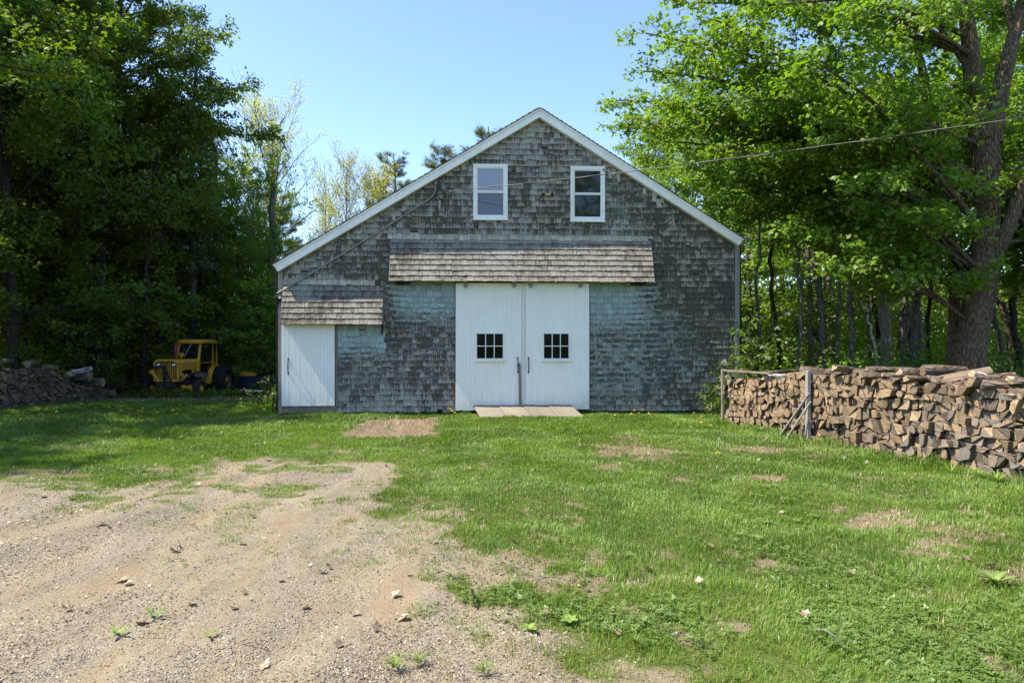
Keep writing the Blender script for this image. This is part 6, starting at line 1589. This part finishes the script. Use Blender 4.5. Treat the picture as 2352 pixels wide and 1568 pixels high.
mb = MB(); d = Vector((0, FT - FB, ZT - ZB)).normalized()
mb.add([(-cw + .04, FB + .03, ZB + .05), (cw - .04, FB + .03, ZB + .05), (cw - .06, FT - .02, ZT - .05), (-cw + .06, FT - .02, ZT - .05)], [(0, 1, 2, 3)], 0)
mb.add([(p[0], p[1] + .008, p[2]) for p in mb.v], [(3, 2, 1, 0)], 0); ws = tp('windscreen', mb, 'cab_glass')
mb = MB(); mb.tube([(.06, FB - .0 + .2, ZT - .05), (-.02, FB + .16, ZT - .22), (-.12, FB + .035, ZB + .1)], .012, 6); tp('wiper', mb, 'silver', ws)
mb = MB()
for y in (1.27, 2.26): pass
mb.box(cw - .004, cw + .004, 1.16, 2.16, 1.20, ZT - .05, 0); mb.box(cw - .004, cw + .004, 2.24, RB - .04, 1.20, ZT - .05, 0); mb.box(-cw - .004, -cw + .004, 1.16, 2.16, 1.2, ZT - .05, 0); mb.box(-cw + .03, cw - .03, RB - .01, RB, 1.17, ZT - .05, 0); tp('side_window', mb, 'cab_glass')
mb = MB(); mb.box(-.2, .26, 1.55, 2.05, .80, .95, 0, bev=.04); mb.box(-.2, .26, 1.98, 2.12, .9, 1.36, 0, bev=.05); mb.box(-.36, .38, 1.0, 2.3, .58, .63, 0); tp('seat', mb, 'iron_black')
mb = MB(); mb.tube([(0, 1.05, 1.05), (.02, 1.3, 1.22)], .018, 8); mb.lathe([(.15, 0), (.165, .012), (.18, 0), (.165, -.012)], 20, 0, M=Matrix.Translation((.02, 1.32, 1.23)) @ Matrix.Rotation(.9, 4, 'X'), close=True); tp('steering_wheel', mb, 'iron_black')
mb = MB(); mb.tube([(-.12, .36, 1.33), (-.12, .36, 1.44)], .03, 12, 0); mb.tube([(-.12, .36, 1.44), (-.115, .36, 1.90)], .052, 14, 0); mb.tube([(-.115, .36, 1.90), (-.11, .38, 1.97)], .036, 12, 1); tp('exhaust_stack', mb, ['tractor_red', 'engine_dark'])
mb = MB(); mb.lathe([(0, 1.34), (.035, 1.34), (.035, 1.42), (.10, 1.43), (.105, 1.53), (.09, 1.545), (0, 1.55)], 18, 0, M=Matrix.Translation((-.10, .72, 0))); mb.lathe([(.09, 1.545), (.1, 1.55), (.09, 1.565), (0, 1.57)], 18, 1, M=Matrix.Translation((-.1, .72, 0))); tp('air_cleaner', mb, ['tractor_yellow', 'steel_dull'])
mb = MB(); mb.box(.36, .66, .72, 1.2, .70, .86, 0, bev=.015); mb.box(.35, .67, .71, 1.21, .86, .885, 1, bev=.005); tp('battery_box', mb, ['steel_dull', 'engine_dark'])
mb = MB()                                    # black lift linkage in front of the grille and yellow cylinders
bar(mb, (-.30, -.78, 1.10), (.02, -.70, 1.14), .07, .09); bar(mb, (-.02, -.70, 1.16), (-.02, -.66, .45), .10, .06); bar(mb, (.0, -.70, 1.02), (.26, -.66, .5), .06, .05); bar(mb, (-.72, -.80, .98), (-.25, -.74, 1.12), .04, .05)
bar(mb, (-.26, -.74, .35), (.26, -.74, .35), .09, .12); bar(mb, (-.05, -.72, .45), (-.05, -.74, .08), .09, .07)
tp('lift_arm', mb, 'iron_black')
mb = MB(); mb.tube([(-.46, -.68, 1.0), (-.34, -.66, .80)], .04, 10, 0); mb.tube([(-.43, -.67, .95), (-.22, -.64, .62)], .055, 12, 0); bar(mb, (-.52, -.68, .94), (-.36, -.68, 1.0), .05, .05); tp('hydraulic_cylinder', mb, 'tractor_yellow')
for hp, hr in (([(-.52, -.45, .68), (-.58, -.35, .76), (-.72, -.3, .75), (-.76, -.32, .62)], .012), ([(-.5, -.5, .7), (-.56, -.4, .5), (-.5, -.3, .35)], .014), ([(.2, -.7, .5), (.42, -.5, .55), (.5, -.1, .45)], .013)):
    mb = MB(); mb.tube(hp, hr, 6); tp('hose', mb, 'rubber')
mb = MB(); mb.lathe([(0, 0), (.06, 0), (.075, .05), (.06, .10), (0, .1)], 14, 0, M=Matrix.Translation((.56, RB + .05, 1.78)) @ Matrix.Rotation(math.radians(90), 4, 'X')); bar(mb, (.42, RB - .02, 1.78), (.54, RB + .02, 1.78), .02, .02); tp('work_lamp', mb, 'iron_black')
mb = MB(); bar(mb, (.42, 1.35, .42), (.42, 1.8, .42), .16, .03); bar(mb, (.46, 1.4, .42), (.46, 1.45, .8), .03, .03); mb.box(.28, .42, 1.3, 2.0, .35, .75, 1, bev=.03); tp('step', mb, ['steel_dull', 'tractor_yellow'])
# blade lying behind the tractor
pb = thing('plow_blade', 'long dark curved plough blade with yellow beam beside the tractor rear wheel', 'plough blade', (-10.0, 26.3, -.22))
mb = MB(); n = 10; pr2 = []
for i in range(n + 1): a = math.radians(-55 + 110 * i / n); pr2.append((.30 - .34 * math.cos(a), .32 + .33 * math.sin(a) / math.sin(math.radians(55)) * .95))
V = []; F = []
for x in (-.55, .95):
    for (y, z) in pr2: V.append((x, y, z))
    for (y, z) in pr2: V.append((x, y + .03, z))
k = n + 1
for i in range(n): F += [(i, i + 1, 2 * k + i + 1, 2 * k + i), (k + i, 3 * k + i, 3 * k + i + 1, k + i + 1), (i, k + i, k + i + 1, i + 1), (2 * k + i, 2 * k + i + 1, 3 * k + i + 1, 3 * k + i)]
F += [(n, k + n, 3 * k + n, 2 * k + n), (0, 2 * k, 3 * k, k)]
mb.add(V, F, 0, True)
for x in (-.2, .2, .6): mb.box(x, x + .012, .0, .34, .03, .6, 0)
plain('blade_navy', (.035, .045, .075), .4, .2); tp('mouldboard', mb, 'blade_navy', pb)
mb = MB(); mb.box(-.6, .1, .1, .22, .64, .74, 0, bev=.015); mb.tube([(-.5, .15, .76), (-.1, .15, .77), (.05, .15, .72)], .04, 10, 0); tp('beam', mb, 'tractor_yellow', pb)
def plank(label, c, L, w, rz, z, mat):
    mb = MB(); mb.box(-L / 2, L / 2, -w / 2, w / 2, 0, .035, 0, bev=.004); o = mb.build('loose_board', M[mat]); o.location = (c[0], c[1], z); o.rotation_euler = (.02, .03, rz); tag(o, label, 'board')
plank('weathered tan board lying in the weeds by the tractor rear wheel', (-8.75, 23.4), 1.0, .22, .15, .02, 'brown_board')
plank('white painted board lying across the tan one by the tractor rear wheel', (-8.8, 23.1), .75, .10, .05, .07, 'white_trim')
# low shed beyond the trees
sh = thing('shed', 'low shed with an orange tan roof far behind the trees', 'shed', (-17, 56, 0))
T = NT('shed_roof'); nz = T.noise(T.coord(), 3.0, 5, .7); T.pbr(T.mix(T.map(nz, .3, .7), (.33, .17, .095), (.46, .27, .17)), .9); M['shed_roof'] = T.mat
mb = MB(); A = [(-7, -2.6, 1.55), (7, -2.6, 1.55), (7, 0, 3.0), (-7, 0, 3.0), (-7, 2.6, 1.55), (7, 2.6, 1.55)]
mb.add(A + [(p[0], p[1], p[2] - .1) for p in A], [(0, 1, 2, 3), (3, 2, 5, 4), (9, 8, 7, 6), (10, 11, 8, 9), (0, 6, 7, 1), (4, 5, 11, 10), (1, 7, 8, 2), (2, 8, 11, 5), (0, 3, 9, 6), (3, 4, 10, 9)], 0); tp('roof', mb, 'shed_roof', sh)
mb = MB(); mb.box(-6.8, 6.8, -2.4, 2.4, -.4, 1.55, 0); mb.prism([(-2.4, 1.55), (2.4, 1.55), (0, 2.85)], -6.8, 6.8, 0, M=Matrix(((0, 1, 0, 0), (1, 0, 0, 0), (0, 0, 1, 0), (0, 0, 0, 1)))); tp('wall', mb, 'brown_board', sh)
